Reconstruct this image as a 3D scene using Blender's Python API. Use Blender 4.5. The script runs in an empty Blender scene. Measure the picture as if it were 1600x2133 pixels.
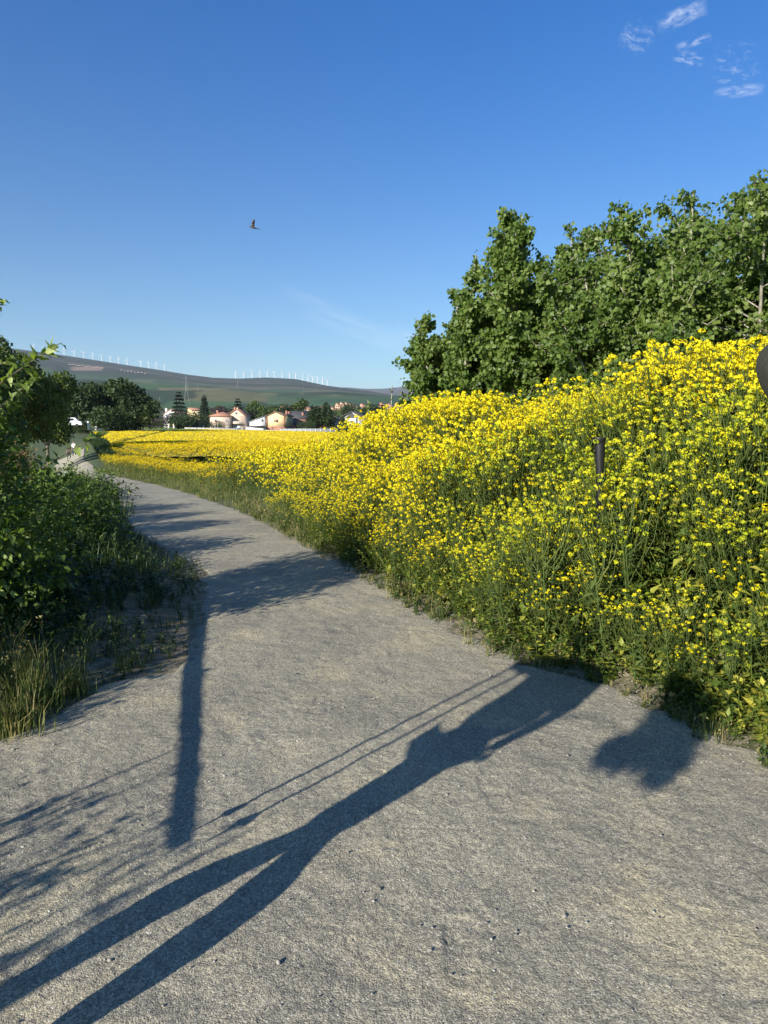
import bpy, bmesh, math, random
import numpy as np
from mathutils import Vector, Matrix, noise as mnoise

# ------------------------------------------------------------------ scene basics
S = bpy.context.scene
COL = S.collection
R = math.radians
F_PX = 1479.0          # focal length in photo pixels
CAM_H = 1.6
PITCH = R(6.423)
SUN_AZ = R(38.5)       # direction the shadows fall, clockwise from +Y
SUN_EL = R(21.0)

cam_d = bpy.data.cameras.new('camera')
cam = bpy.data.objects.new('camera', cam_d); COL.objects.link(cam)
cam.location = (0, 0, CAM_H)
cam.rotation_euler = (R(90) - PITCH, 0, 0)
cam_d.sensor_fit = 'VERTICAL'
cam_d.sensor_height = 36.0
cam_d.sensor_width = 27.0
cam_d.lens = 36.0 * F_PX / 2133.0
cam_d.clip_start = 0.05
cam_d.clip_end = 60000
S.camera = cam

S.view_settings.view_transform = 'Standard'
S.view_settings.look = 'None'
S.view_settings.gamma = 1.0
S.view_settings.use_curve_mapping = False
S.view_settings.exposure = 0.85
try:
    S.cycles.volume_bounces = 0
    S.cycles.max_bounces = 6
    S.cycles.transparent_max_bounces = 4
except Exception:
    pass

def sl(r, g, b):
    f = lambda c: c / 12.92 if c <= 0.04045 else ((c + 0.055) / 1.055) ** 2.4
    return (f(r / 255), f(g / 255), f(b / 255), 1)

def pdir(px, py):
    """world direction seen through a photo pixel"""
    X = (px - 800) / F_PX; Y = -(py - 1066.5) / F_PX
    v = Vector((X, math.cos(PITCH) + Y * math.sin(PITCH), -math.sin(PITCH) + Y * math.cos(PITCH)))
    return v.normalized()

# sun
sd = bpy.data.lights.new('sun', 'SUN'); so = bpy.data.objects.new('sun', sd); COL.objects.link(so)
sd.energy = 4.9; sd.angle = R(0.55); sd.color = (1.0, 0.93, 0.82)
ldir = Vector((math.sin(SUN_AZ) * math.cos(SUN_EL), math.cos(SUN_AZ) * math.cos(SUN_EL), -math.sin(SUN_EL)))
so.rotation_euler = ldir.to_track_quat('-Z', 'Y').to_euler()
so.location = (-20, -20, 20)

class NT:
    def __init__(s, nt): s.t = nt; s.n = nt.nodes; s.l = nt.links
    def new(s, ty, **kw):
        nd = s.n.new(ty)
        for k, v in kw.items():
            if k.startswith('i_'):
                k2 = k[2:]
                nd.inputs[int(k2) if k2.isdigit() else k2.replace('_', ' ')].default_value = v
            else: setattr(nd, k, v)
        return nd
    def link(s, a, b): s.l.new(a, b)
    def math(s, op, a, b=None, c=None, clamp=False):
        nd = s.n.new('ShaderNodeMath'); nd.operation = op; nd.use_clamp = clamp
        for i, v in enumerate((a, b, c)):
            if v is None: continue
            if isinstance(v, (int, float)): nd.inputs[i].default_value = v
            else: s.l.new(v, nd.inputs[i])
        return nd.outputs[0]
    def vdot(s, a, v):
        nd = s.n.new('ShaderNodeVectorMath'); nd.operation = 'DOT_PRODUCT'
        s.l.new(a, nd.inputs[0]); nd.inputs[1].default_value = v
        return nd.outputs['Value']
    def mix(s, fac, a, b, blend='MIX'):
        nd = s.n.new('ShaderNodeMix'); nd.data_type = 'RGBA'; nd.blend_type = blend
        for v, i in ((fac, 0), (a, 6), (b, 7)):
            if isinstance(v, (int, float)): nd.inputs[i].default_value = v
            elif isinstance(v, tuple): nd.inputs[i].default_value = v if len(v) == 4 else (*v, 1)
            else: s.l.new(v, nd.inputs[i])
        return nd.outputs[2]
    def ramp(s, fac, lo, hi):
        nd = s.n.new('ShaderNodeMapRange'); nd.interpolation_type = 'SMOOTHSTEP'
        nd.inputs[1].default_value = lo; nd.inputs[2].default_value = hi
        s.l.new(fac, nd.inputs[0]); return nd.outputs[0]
    def noise(s, vec, scale, detail=4, rough=0.55, dist=0.0):
        nd = s.n.new('ShaderNodeTexNoise'); nd.inputs['Scale'].default_value = scale
        nd.inputs['Detail'].default_value = detail; nd.inputs['Roughness'].default_value = rough
        nd.inputs['Distortion'].default_value = dist
        if vec is not None: s.l.new(vec, nd.inputs['Vector'])
        return nd.outputs['Fac']

# world: sky with a few wisps of cloud high on the right and a faint contrail
W = bpy.data.worlds.new('World'); S.world = W; W.use_nodes = True
wt = NT(W.node_tree); W.node_tree.nodes.clear()
sky = wt.new('ShaderNodeTexSky', sky_type='NISHITA', sun_disc=False, sun_elevation=SUN_EL,
             sun_rotation=SUN_AZ + math.pi, altitude=450.0, air_density=1.0, dust_density=0.25, ozone_density=3.0)
tc = wt.new('ShaderNodeTexCoord')
dirv = tc.outputs['Generated']
def patch(px0, py0, px1, py1, hw, nscale, stretch, lo, hi, amt, ndet=7):
    """cloud mask along a great-circle streak from one sky direction to another"""
    a, b = pdir(px0, py0), pdir(px1, py1)
    e0 = (a + b).normalized(); e1 = (b - a).normalized(); e2 = e0.cross(e1).normalized()
    half = (b - a).length / 2
    c0 = wt.vdot(dirv, e0)
    p = wt.math('DIVIDE', wt.vdot(dirv, e1), c0); q = wt.math('DIVIDE', wt.vdot(dirv, e2), c0)
    fp = wt.math('SUBTRACT', 1.0, wt.math('MULTIPLY', wt.math('DIVIDE', p, half), wt.math('DIVIDE', p, half)), clamp=True)
    fq = wt.math('SUBTRACT', 1.0, wt.math('MULTIPLY', wt.math('DIVIDE', q, hw), wt.math('DIVIDE', q, hw)), clamp=True)
    cmb = wt.new('ShaderNodeCombineXYZ')
    wt.link(wt.math('MULTIPLY', p, nscale), cmb.inputs[0]); wt.link(wt.math('MULTIPLY', q, nscale * stretch), cmb.inputs[1])
    cmb.inputs[2].default_value = px0 * 0.37
    n = wt.ramp(wt.noise(cmb.outputs[0], 1.0, ndet, 0.62, 0.4), lo, hi)
    front = wt.math('GREATER_THAN', c0, 0.2)
    m = wt.math('MULTIPLY', wt.math('MULTIPLY', fp, fq), wt.math('MULTIPLY', n, front))
    return wt.math('MULTIPLY', m, amt)
masks = [patch(1366, 56, 1476, 10, 0.010, 75, 1.6, 0.36, 0.74, 0.55),
         patch(1405, 100, 1485, 75, 0.005, 90, 2.0, 0.40, 0.66, 0.38),
         patch(1484, 196, 1596, 184, 0.007, 75, 2.2, 0.36, 0.70, 0.45),
         patch(1295, 60, 1360, 95, 0.016, 80, 1.8, 0.42, 0.70, 0.40),
         patch(1480, 112, 1570, 125, 0.016, 100, 2.0, 0.50, 0.70, 0.32),
         patch(1400, 118, 1470, 128, 0.008, 90, 2.4, 0.44, 0.66, 0.35),
         patch(1480, 160, 1590, 150, 0.010, 80, 2.0, 0.48, 0.68, 0.30),
         patch(560, 590, 900, 735, 0.010, 14, 6.0, 0.20, 0.75, 0.16, 4),
         patch(620, 640, 860, 735, 0.013, 10, 8.0, 0.28, 0.75, 0.18, 4),
         patch(820, 680, 900, 730, 0.012, 20, 5.0, 0.25, 0.70, 0.22, 4)]
tot = masks[0]
for m_ in masks[1:]: tot = wt.math('ADD', tot, m_, clamp=True)
# the Nishita blue is pulled a little towards the phone camera's rendering of blue
sxyz = wt.new('ShaderNodeSeparateXYZ'); wt.link(dirv, sxyz.inputs[0])
tint = wt.mix(wt.ramp(sxyz.outputs[2], -0.10, 0.60), (0.84, 0.93, 0.90, 1), (0.04, 0.62, 1.18, 1))
tint = wt.mix(wt.ramp(sxyz.outputs[2], 0.55, 0.95), tint, (0.50, 0.80, 1.0, 1))
skyc = wt.mix(1.0, sky.outputs[0], tint, 'MULTIPLY')
cl = wt.mix(tot, skyc, (7.0, 7.6, 8.6, 1))
bg = wt.new('ShaderNodeBackground'); wt.link(cl, bg.inputs[0]); bg.inputs[1].default_value = 0.082
wo = wt.new('ShaderNodeOutputWorld'); wt.link(bg.outputs[0], wo.inputs[0])

# ------------------------------------------------------------------ materials
MATS = {}
def new_mat(name):
    m = bpy.data.materials.new(name); m.use_nodes = True; m.node_tree.nodes.clear()
    t = NT(m.node_tree); out = t.new('ShaderNodeOutputMaterial')
    b = t.new('ShaderNodeBsdfPrincipled'); t.link(b.outputs[0], out.inputs[0])
    MATS[name] = m
    return m, t, b, out
def objco(t): return t.new('ShaderNodeTexCoord').outputs['Object']
def geopos(t): return t.new('ShaderNodeNewGeometry').outputs['Position']

def plain(name, col, rough=0.7, var=0.15, scale=6.0, bump=0.0, metal=0.0):
    if name in MATS: return MATS[name]
    m, t, b, o = new_mat(name)
    n = t.noise(objco(t), scale, 5)
    dark = tuple(c * (1 - var) for c in col[:3]) + (1,); lite = tuple(min(1, c * (1 + var)) for c in col[:3]) + (1,)
    t.link(t.mix(t.ramp(n, 0.3, 0.7), dark, lite), b.inputs['Base Color'])
    b.inputs['Roughness'].default_value = rough; b.inputs['Metallic'].default_value = metal
    if bump:
        bp = t.new('ShaderNodeBump', i_Strength=0.5, i_Distance=bump)
        t.link(t.noise(objco(t), scale * 4, 6), bp.inputs['Height']); t.link(bp.outputs[0], b.inputs['Normal'])
    return m

def leafy(name, cols, rough=0.55, trans=0.25, tcol=None, spec=0.3):
    """foliage: colour chosen per leaf from the rnd face attribute"""
    m, t, b, o = new_mat(name)
    at = t.new('ShaderNodeAttribute', attribute_name='rnd')
    cr = t.new('ShaderNodeValToRGB'); e = cr.color_ramp.elements
    e[0].position = 0; e[0].color = cols[0]; e[1].position = 1; e[1].color = cols[-1]
    for i, c in enumerate(cols[1:-1]):
        k = e.new((i + 1) / (len(cols) - 1)); k.color = c
    t.link(at.outputs['Fac'], cr.inputs[0])
    t.link(cr.outputs[0], b.inputs['Base Color'])
    b.inputs['Roughness'].default_value = rough
    b.inputs['Specular IOR Level'].default_value = spec
    if trans > 0:
        tr = t.new('ShaderNodeBsdfTranslucent')
        t.link(t.mix(1.0, cr.outputs[0], tcol or (1.5, 1.6, 0.7, 1), 'MULTIPLY'), tr.inputs[0])
        mx = t.new('ShaderNodeMixShader'); mx.inputs[0].default_value = trans
        t.link(b.outputs[0], mx.inputs[1]); t.link(tr.outputs[0], mx.inputs[2]); t.link(mx.outputs[0], o.inputs[0])
    return m

PETAL = leafy('petal_yellow', [(0.62, 0.50, 0.010, 1), (0.78, 0.66, 0.012, 1), (0.86, 0.76, 0.02, 1)], 0.6, 0.30, (1.1, 1.1, 0.6, 1), 0.2)
PETALG = leafy('petal_greenish', [(0.26, 0.34, 0.02, 1), (0.46, 0.49, 0.02, 1), (0.70, 0.62, 0.02, 1)], 0.6, 0.30, (1.1, 1.1, 0.6, 1), 0.2)
FIELD_PETAL = leafy('petal_field', [(0.60, 0.44, 0.008, 1), (0.74, 0.57, 0.008, 1), (0.84, 0.68, 0.012, 1)], 0.6, 0.25, (1.1, 1.0, 0.5, 1), 0.2)
STEM = leafy('rape_stem', [(0.065, 0.10, 0.022, 1), (0.105, 0.15, 0.035, 1), (0.16, 0.20, 0.05, 1)], 0.5, 0.2)
RLEAF = leafy('rape_leaf', [(0.045, 0.08, 0.026, 1), (0.08, 0.125, 0.038, 1), (0.14, 0.19, 0.05, 1)], 0.5, 0.2)
GRASS = leafy('grass_blades', [(0.045, 0.085, 0.018, 1), (0.085, 0.125, 0.03, 1), (0.16, 0.17, 0.05, 1), (0.30, 0.25, 0.11, 1)], 0.55, 0.3)
DGRASS = leafy('dark_weeds', [(0.020, 0.045, 0.012, 1), (0.04, 0.075, 0.018, 1), (0.06, 0.10, 0.025, 1), (0.12, 0.15, 0.045, 1)], 0.45, 0.2)
POPLAR = leafy('poplar_leaf', [(0.052, 0.095, 0.018, 1), (0.090, 0.145, 0.026, 1), (0.132, 0.190, 0.038, 1), (0.19, 0.24, 0.07, 1)], 0.50, 0.30, (1.6, 1.8, 0.6, 1), 0.35)
ELM = leafy('shrub_leaf', [(0.035, 0.068, 0.014, 1), (0.065, 0.115, 0.022, 1), (0.13, 0.19, 0.04, 1), (0.28, 0.34, 0.09, 1)], 0.5, 0.3, (1.7, 1.9, 0.6, 1), 0.35)
BROWNL = leafy('brown_shrub_leaf', [(0.06, 0.045, 0.02, 1), (0.11, 0.08, 0.035, 1), (0.17, 0.12, 0.05, 1), (0.10, 0.11, 0.03, 1)], 0.6, 0.2)
FARLEAF = leafy('far_leaf', [(0.022, 0.042, 0.014, 1), (0.040, 0.066, 0.02, 1), (0.062, 0.092, 0.028, 1)], 0.6, 0.15)
MIDLEAF = leafy('mid_leaf', [(0.04, 0.07, 0.016, 1), (0.075, 0.115, 0.026, 1), (0.13, 0.175, 0.045, 1)], 0.6, 0.25)
FARLITE = leafy('far_leaf_light', [(0.05, 0.08, 0.02, 1), (0.08, 0.12, 0.03, 1), (0.11, 0.16, 0.04, 1)], 0.6, 0.2)
CONIF = leafy('conifer_needles', [(0.012, 0.028, 0.014, 1), (0.022, 0.042, 0.02, 1), (0.035, 0.055, 0.026, 1)], 0.6, 0.1)
PLUM = leafy('purple_leaf', [(0.05, 0.035, 0.04, 1), (0.09, 0.065, 0.07, 1), (0.14, 0.10, 0.11, 1)], 0.6, 0.1)
BARK = plain('bark_pale', (0.30, 0.28, 0.22), 0.85, 0.3, 14, 0.01)
BARKD = plain('bark_dark', (0.12, 0.10, 0.075), 0.9, 0.3, 14, 0.01)

# ------------------------------------------------------------------ geometry helpers
class Geo:
    """collects numpy vertex / face blocks; build() makes ONE mesh"""
    def __init__(s): s.v = []; s.f4 = []; s.f3 = []; s.n = 0; s.rules = []
        
    def add(s, v, f, mat=0, rnd=None):
        v = np.asarray(v, float).reshape(-1, 3); f = np.asarray(f, int)
        if len(f) == 0: return
        if rnd is None: rnd = np.zeros(len(f))
        rnd = np.broadcast_to(rnd, (len(f),)); mat = np.broadcast_to(mat, (len(f),))
        (s.f4 if f.shape[1] == 4 else s.f3).append((f + s.n, mat, rnd))
        s.v.append(v); s.n += len(v)
    def build(s, name, mats, parent=None, smooth=False, me_only=False):
        me = bpy.data.meshes.new(name)
        v = np.concatenate(s.v) if s.v else np.zeros((0, 3))
        loops = []; starts = []; mi = []; rn = []; c = 0
        for blk, k in ((s.f4, 4), (s.f3, 3)):
            for f, m, r in blk:
                loops.append(f.ravel()); starts.append(c + np.arange(len(f)) * k); c += f.size; mi.append(m); rn.append(r)
        loops = np.concatenate(loops); starts = np.concatenate(starts); mi = np.concatenate(mi); rn = np.concatenate(rn)
        me.vertices.add(len(v)); me.vertices.foreach_set('co', v.ravel().astype(np.float32))
        me.loops.add(len(loops)); me.loops.foreach_set('vertex_index', loops.astype(np.int32))
        me.polygons.add(len(starts)); me.polygons.foreach_set('loop_start', starts.astype(np.int32))
        me.polygons.foreach_set('material_index', mi.astype(np.int32))
        if smooth: me.polygons.foreach_set('use_smooth', np.ones(len(starts), bool))
        a = me.attributes.new('rnd', 'FLOAT', 'FACE'); a.data.foreach_set('value', rn.astype(np.float32))
        me.update(calc_edges=True)
        for m in (mats if isinstance(mats, (list, tuple)) else [mats]): me.materials.append(m)
        if me_only: return me
        o = bpy.data.objects.new(name, me); COL.objects.link(o)
        if parent: o.parent = parent
        return o

def tag(o, label=None, cat=None, group=None, kind=None):
    if label: o['label'] = label
    if cat: o['category'] = cat
    if group: o['group'] = group
    if kind: o['kind'] = kind
    return o
def thing(name, label, cat, loc=(0, 0, 0), rz=0.0, group=None, scale=None):
    o = bpy.data.objects.new(name, None); COL.objects.link(o); o.empty_display_size = 0.2
    o.location = loc; o.rotation_euler = (0, 0, rz)
    if scale: o.scale = scale
    return tag(o, label, cat, group)
def copy_tree(o, parent=None):
    kids = list(o.children)
    c = o.copy(); COL.objects.link(c)
    if parent: c.parent = parent
    for ch in kids: copy_tree(ch, c)
    return c

BOXF = np.array([[0, 3, 2, 1], [4, 5, 6, 7], [0, 1, 5, 4], [1, 2, 6, 5], [2, 3, 7, 6], [3, 0, 4, 7]])
def g_box(g, c, s, mat=0, rz=0.0):
    x, y, z = [k / 2 for k in s]
    v = np.array([[-x, -y, -z], [x, -y, -z], [x, y, -z], [-x, y, -z], [-x, -y, z], [x, -y, z], [x, y, z], [-x, y, z]])
    if rz:
        cs, sn = math.cos(rz), math.sin(rz); v[:, :2] = v[:, :2] @ np.array([[cs, sn], [-sn, cs]])
    g.add(v + np.array(c), BOXF, mat)
def g_tube(g, pts, rad, n=6, mat=0, rnd=0.5, cap=True):
    pts = np.asarray(pts, float); m = len(pts); rad = np.broadcast_to(rad, (m,))
    t = np.gradient(pts, axis=0); t /= np.linalg.norm(t, axis=1)[:, None] + 1e-9
    up = np.array([0, 0, 1.0]) if abs(t[0][2]) < 0.9 else np.array([1.0, 0, 0])
    vs = []
    a = np.arange(n) / n * 2 * math.pi
    for i in range(m):
        x = np.cross(up, t[i]); x /= np.linalg.norm(x) + 1e-9; y = np.cross(t[i], x); up = y
        # keep a stable frame
        vs.append(pts[i] + rad[i] * (np.cos(a)[:, None] * x + np.sin(a)[:, None] * y))
        up = np.cross(t[i], x) if False else y
    v = np.concatenate(vs)
    f = []
    for i in range(m - 1):
        for j in range(n):
            k = (j + 1) % n
            f.append([i * n + j, i * n + k, (i + 1) * n + k, (i + 1) * n + j])
    g.add(v, np.array(f), mat, rnd)
    if cap:
        for i, o in ((0, 1), (m - 1, -1)):
            c = pts[i][None]; vv = np.concatenate([vs[i], c])
            ff = [[j, (j + 1) % n, n][::-o] for j in range(n)]
            g.add(vv, np.array(ff), mat, rnd)
def unit(a): return a / (np.linalg.norm(a, axis=-1, keepdims=True) + 1e-9)
def g_leaves(g, P, D, N, L, Wd, mat=0, rnd=None, fold=0.25, rng=None, curl=0.0):
    """many folded pointed leaves: base P, direction D, normal N, length L, width Wd"""
    P = np.asarray(P); n = len(P)
    if n == 0: return
    D = unit(D); Sd = unit(np.cross(D, N)); N2 = np.cross(Sd, D)
    L = np.broadcast_to(L, (n,))[:, None]; Wd = np.broadcast_to(Wd, (n,))[:, None]
    a = P; b = P + D * L * 0.38 + Sd * Wd * 0.5 + N2 * Wd * fold; c = P + D * L - N2 * L * curl; d = P + D * L * 0.38 - Sd * Wd * 0.5 + N2 * Wd * fold
    m = P + D * L * 0.42
    v = np.stack([a, b, c, d, m], 1).reshape(-1, 3)
    k = np.arange(n)[:, None] * 5
    f = np.concatenate([k + np.array([[0, 1, 4]]), k + np.array([[1, 2, 4]]), k + np.array([[0, 4, 3]]), k + np.array([[4, 2, 3]])])
    if rnd is None: rnd = (rng or np.random.default_rng(1)).random(n)
    g.add(v, f, mat, np.tile(rnd, 4))
def g_cards(g, P, D, N, L, Wd, mat=0, rnd=None):
    """simple rhombic leaf cards (two triangles as one quad)"""
    n = len(P)
    if n == 0: return
    D = unit(D); Sd = unit(np.cross(D, N))
    L = np.broadcast_to(L, (n,))[:, None]; Wd = np.broadcast_to(Wd, (n,))[:, None]
    v = np.stack([P, P + D * L * .45 + Sd * Wd * .5, P + D * L, P + D * L * .45 - Sd * Wd * .5], 1).reshape(-1, 3)
    f = np.arange(n)[:, None] * 4 + np.arange(4)[None]
    g.add(v, f, mat, rnd)
def rsphere(rng, n): return unit(rng.normal(size=(n, 3)))

class Tpl:
    """a small template mesh to be scattered many times into one Geo"""
    def __init__(s, g):
        s.v = np.concatenate(g.v)
        s.q = [(np.concatenate([b[0] for b in blk]), np.concatenate([b[1] for b in blk]), np.concatenate([b[2] for b in blk])) if blk else None for blk in (g.f4, g.f3)]
def scatter(g, tpls, pos, rz, sc, tilt=None, rng=None, rvar=0.35, which=None):
    n = len(pos); rng = rng or np.random.default_rng(3)
    which = rng.integers(0, len(tpls), n) if which is None else which
    for ti, tp in enumerate(tpls):
        idx = np.where(which == ti)[0]
        if len(idx) == 0: continue
        c, s_ = np.cos(rz[idx]), np.sin(rz[idx])
        v = tp.v[None] * sc[idx][:, None, None] if sc.ndim == 1 else tp.v[None] * sc[idx][:, None, :]
        x = v[..., 0] * c[:, None] - v[..., 1] * s_[:, None]; y = v[..., 0] * s_[:, None] + v[..., 1] * c[:, None]; z = v[..., 2]
        if tilt is not None:
            x = x + z * tilt[idx, 0][:, None]; y = y + z * tilt[idx, 1][:, None]
        w = np.stack([x, y, z], -1) + pos[idx][:, None, :]
        m = len(tp.v); base = g.n
        g.v.append(w.reshape(-1, 3)); g.n += w.shape[0] * m
        off = base + np.arange(len(idx)) * m
        pr = rng.random(len(idx)) - 0.5
        for q, tgt in zip(tp.q, (g.f4, g.f3)):
            if q is None: continue
            f = (q[0][None] + off[:, None, None]).reshape(-1, q[0].shape[1])
            rn = np.clip(q[2][None] + pr[:, None] * rvar * 2, 0, 1).reshape(-1)
            tgt.append((f, np.tile(q[1], len(idx)), rn))

# vectorised value noise
def _h(ix, iy, s):
    n = (ix * 374761393 + iy * 668265263 + s * 974634777) & 0xFFFFFFFF
    n = ((n ^ (n >> 13)) * 1274126177) & 0xFFFFFFFF
    return ((n ^ (n >> 16)) & 0xFFFF) / 65535.0
def vnoise(x, y, s=0):
    x = np.asarray(x, float); y = np.asarray(y, float)
    ix = np.floor(x).astype(np.int64); iy = np.floor(y).astype(np.int64); fx = x - ix; fy = y - iy
    fx = fx * fx * (3 - 2 * fx); fy = fy * fy * (3 - 2 * fy)
    a = _h(ix, iy, s); b = _h(ix + 1, iy, s); c = _h(ix, iy + 1, s); d = _h(ix + 1, iy + 1, s)
    return (a * (1 - fx) + b * fx) * (1 - fy) + (c * (1 - fx) + d * fx) * fy
def fbm(x, y, s=0, o=4):
    r = 0; a = 0.5; t = 0
    for i in range(o):
        r = r + a * vnoise(x * 2 ** i, y * 2 ** i, s + i * 7); t += a; a *= 0.5
    return r / t
def sstep(x, a, b):
    t = np.clip((x - a) / (b - a), 0, 1); return t * t * (3 - 2 * t)

# ------------------------------------------------------------------ terrain
RY = [-40, -5, 0, 2.4, 3.0, 3.7, 4.34, 4.62, 4.93, 5.5, 6.2, 7.2, 8.4, 10, 12.15, 15.7, 19.7, 29.4, 38.1, 60, 85, 130]
RX = [2.4, 2.2, 1.95, 1.85, 1.72, 1.56, 1.30, 0.98, 0.70, 0.49, 0.22, -0.15, -0.58, -1.24, -2.0, -3.4, -5.35, -9.6, -15.5, -25.5, -36, -56]
LY = [-40, 0, 2.5, 3.5, 3.9, 4.4, 4.6, 6.0, 8.4, 9.4, 11.4, 15.9, 21, 29.4, 38.1, 60, 85, 130]
LX = [-3.2, -2.6, -2.2, -2.0, -1.85, -1.72, -1.38, -1.5, -2.13, -2.8, -3.95, -5.8, -7.9, -12.6, -18.5, -28.5, -39, -60]
def Redge(y): return np.interp(y, RY, RX)
def Ledge(y): return np.interp(y, LY, LX)
BY = [-6, 0, 3, 4.5, 5.3, 6.2, 7, 8.2, 9.5, 11, 12, 14, 16.5, 20, 30]
BZ = [0.6, 0.62, 0.65, 0.72, 0.86, 1.04, 0.90, 0.66, 0.74, 0.72, 0.66, 0.50, 0.30, 0.04, 0.0]
def PYZ(py, y):
    """height of a point at depth y whose image row is py"""
    return CAM_H + np.tan(np.arctan((1066.5 - np.asarray(py, float)) / F_PX) - PITCH) * y
P_GREEN = ([-900, 0, 120, 160, 300, 400, 500, 540, 640, 700, 770, 860, 1000, 1600, 2600], [765, 768, 776, 788, 796, 803, 809, 815, 817, 816, 822, 827, 831, 836, 840])
P_RIDGE = ([-900, -200, 0, 60, 150, 250, 340, 400, 450, 500, 560, 620, 680, 740, 770, 820, 1600, 2600], [690, 706, 722, 728, 741, 757, 771, 781, 787, 788.5, 786.5, 790, 803, 811, 814, 824, 832, 836])
P_FAR = ([-900, 600, 730, 760, 800, 830, 860, 890, 950, 1200, 1600, 2600], [812, 808, 807, 809, 809, 806, 802, 800, 806, 811, 814, 816])
def base_z(x, y):
    x = np.asarray(x, float); y = np.asarray(y, float)
    r = np.where(y > 0, y, 0)
    t = np.clip(x / np.maximum(y, 1), -0.75, 0.6)
    f = np.interp(r, [0, 10, 20, 30, 60, 120, 230, 400], [0, 0, -.2, -.6, -.5, .3, 1.7, 3])
    f = f + (-1.31 - 5.17 * np.clip(t, -.5, .05)) * sstep(r, 60, 230)
    hol = np.interp(r, [0, 12, 25, 60, 85, 105, 150], [0, -.2, -.65, -1.8, -2.4, -.6, 2.8])
    w = sstep(-t, .40, .47) * sstep(r, 10, 30) * (1 - sstep(r, 110, 150))
    return f * (1 - w) + hol * w
def ground_z(x, y):
    x = np.asarray(x, float); y = np.asarray(y, float)
    z = base_z(x, y)
    s = x - Redge(y)
    b = np.interp(y, BY, BZ)
    bank = b * sstep(s, 0.25, 2.7) * (1 - 0.35 * sstep(s, 3.2, 9)) * (1 - sstep(y, 24, 34)) * (1 - sstep(-y, 6, 25))
    bank = bank + 0.05 * sstep(s, 0.1, 1.0) * (fbm(x * 1.7, y * 1.7, 5) - 0.3) * (1 - sstep(y, 30, 40)) * 2
    q = Ledge(y) - x
    left = 0.22 * sstep(q, 0.1, 1.6) * (1 - sstep(y, 20, 40)) + 0.05 * sstep(q, .1, .8) * (fbm(x * 1.3, y * 1.3, 9) - .3) * (1 - sstep(y, 30, 40))
    near = z + bank + left
    # beyond 400 m the land climbs to the green slopes, the dark ridge and the far hills
    if np.any(y > 380):
        yy = np.maximum(y, 1.0)
        px = 800 + F_PX * x / yy
        g_ = np.interp(px, *P_GREEN); rd = np.interp(px, *P_RIDGE); fr = np.interp(px, *P_FAR)
        u = np.log(yy)
        k = [math.log(q_) for q_ in (400, 700, 1000, 1700, 2600, 3100, 4300, 6000, 7600, 9500, 12500, 16000)]
        rows = [896 + 0 * px, 878 + 0 * px, 866 + 0 * px, 851 + 0 * px, g_, g_ + 3, g_ * .45 + rd * .55, rd, rd + 16, fr + 10, fr, fr + 30]
        py = rows[-1].copy()
        for i in range(len(k) - 1):
            m = (u >= k[i]) & (u < k[i + 1]); q_ = (u - k[i]) / (k[i + 1] - k[i])
            q_ = q_ * q_ * (3 - 2 * q_) * .5 + q_ * .5
            py = np.where(m, rows[i] * (1 - q_) + rows[i + 1] * q_, py)
        py = np.where(u < k[0], rows[0], py)
        rough = (fbm(x / 420, y / 700, 21, 5) - .5) * 2
        amp = np.interp(yy, [400, 1000, 2600, 4300, 6000, 9000, 12500], [0, .6, 1.0, 3.2, .8, 3, .8])
        hz = PYZ(py - rough * amp, yy)
        w = sstep(y, 400, 700)
        near = near * (1 - w) + hz * w
    return near
def gz(x, y): return float(ground_z(np.array([x]), np.array([y]))[0])
def at(px, py, dz=0.0):
    """ground point seen at a photo pixel"""
    d = pdir(px, py); t = 1.0
    while t < 15000:
        p = Vector((0, 0, CAM_H)) + d * t
        if p.z < gz(p.x, p.y) + dz: break
        t *= 1.004
    return p
def col_at(px, y):
    """x coordinate of image column px at depth y (for things near eye level)"""
    return (px - 800) / F_PX * y * math.cos(PITCH)

# ground sheet: grid in (x/y-like fan) is awkward behind the camera, so a polar grid is used
def build_ground():
    az = np.concatenate([np.linspace(-180, -50, 40, endpoint=False), np.linspace(-50, 50, 420), np.linspace(50, 180, 40)[1:-1]])
    az = np.radians(az)
    rr = np.concatenate([[0.02], np.geomspace(0.5, 40, 210), np.geomspace(41, 640, 120)[0:]])
    A, RRr = np.meshgrid(az, rr)
    x = np.sin(A) * RRr; y = np.cos(A) * RRr
    z = ground_z(x, y)
    n = len(az); m = len(rr)
    v = np.stack([x, y, z], -1).reshape(-1, 3)
    i, j = np.meshgrid(np.arange(m - 1), np.arange(n), indexing='ij')
    jn = (j + 1) % n
    f = np.stack([i * n + j, i * n + jn, (i + 1) * n + jn, (i + 1) * n + j], -1).reshape(-1, 4)[:, ::-1]
    return v, f
m, t, b, o = new_mat('soil_and_dry_grass')
P = geopos(t)
n1 = t.noise(P, 0.9, 6, 0.6); n2 = t.noise(P, 14, 5, 0.65); n3 = t.noise(P, 70, 3, 0.7)
c = t.mix(t.ramp(n1, .38, .62), (0.19, 0.155, 0.10, 1), (0.085, 0.095, 0.035, 1))
c = t.mix(t.ramp(n2, .45, .62), c, (0.27, 0.225, 0.155, 1))
c = t.mix(t.math('MULTIPLY', t.ramp(n3, .60, .70), .6), c, (0.45, 0.40, 0.33, 1))
sy = t.new('ShaderNodeSeparateXYZ'); t.link(P, sy.inputs[0])
c = t.mix(t.math('MAXIMUM', t.ramp(sy.outputs[1], 11, 22), t.math('MULTIPLY', t.ramp(sy.outputs[2], .16, .4), .9)), c, t.mix(n2, (0.035, 0.06, 0.018, 1), (0.085, 0.11, 0.035, 1)))
t.link(c, b.inputs['Base Color']); b.inputs['Roughness'].default_value = 0.95
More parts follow.
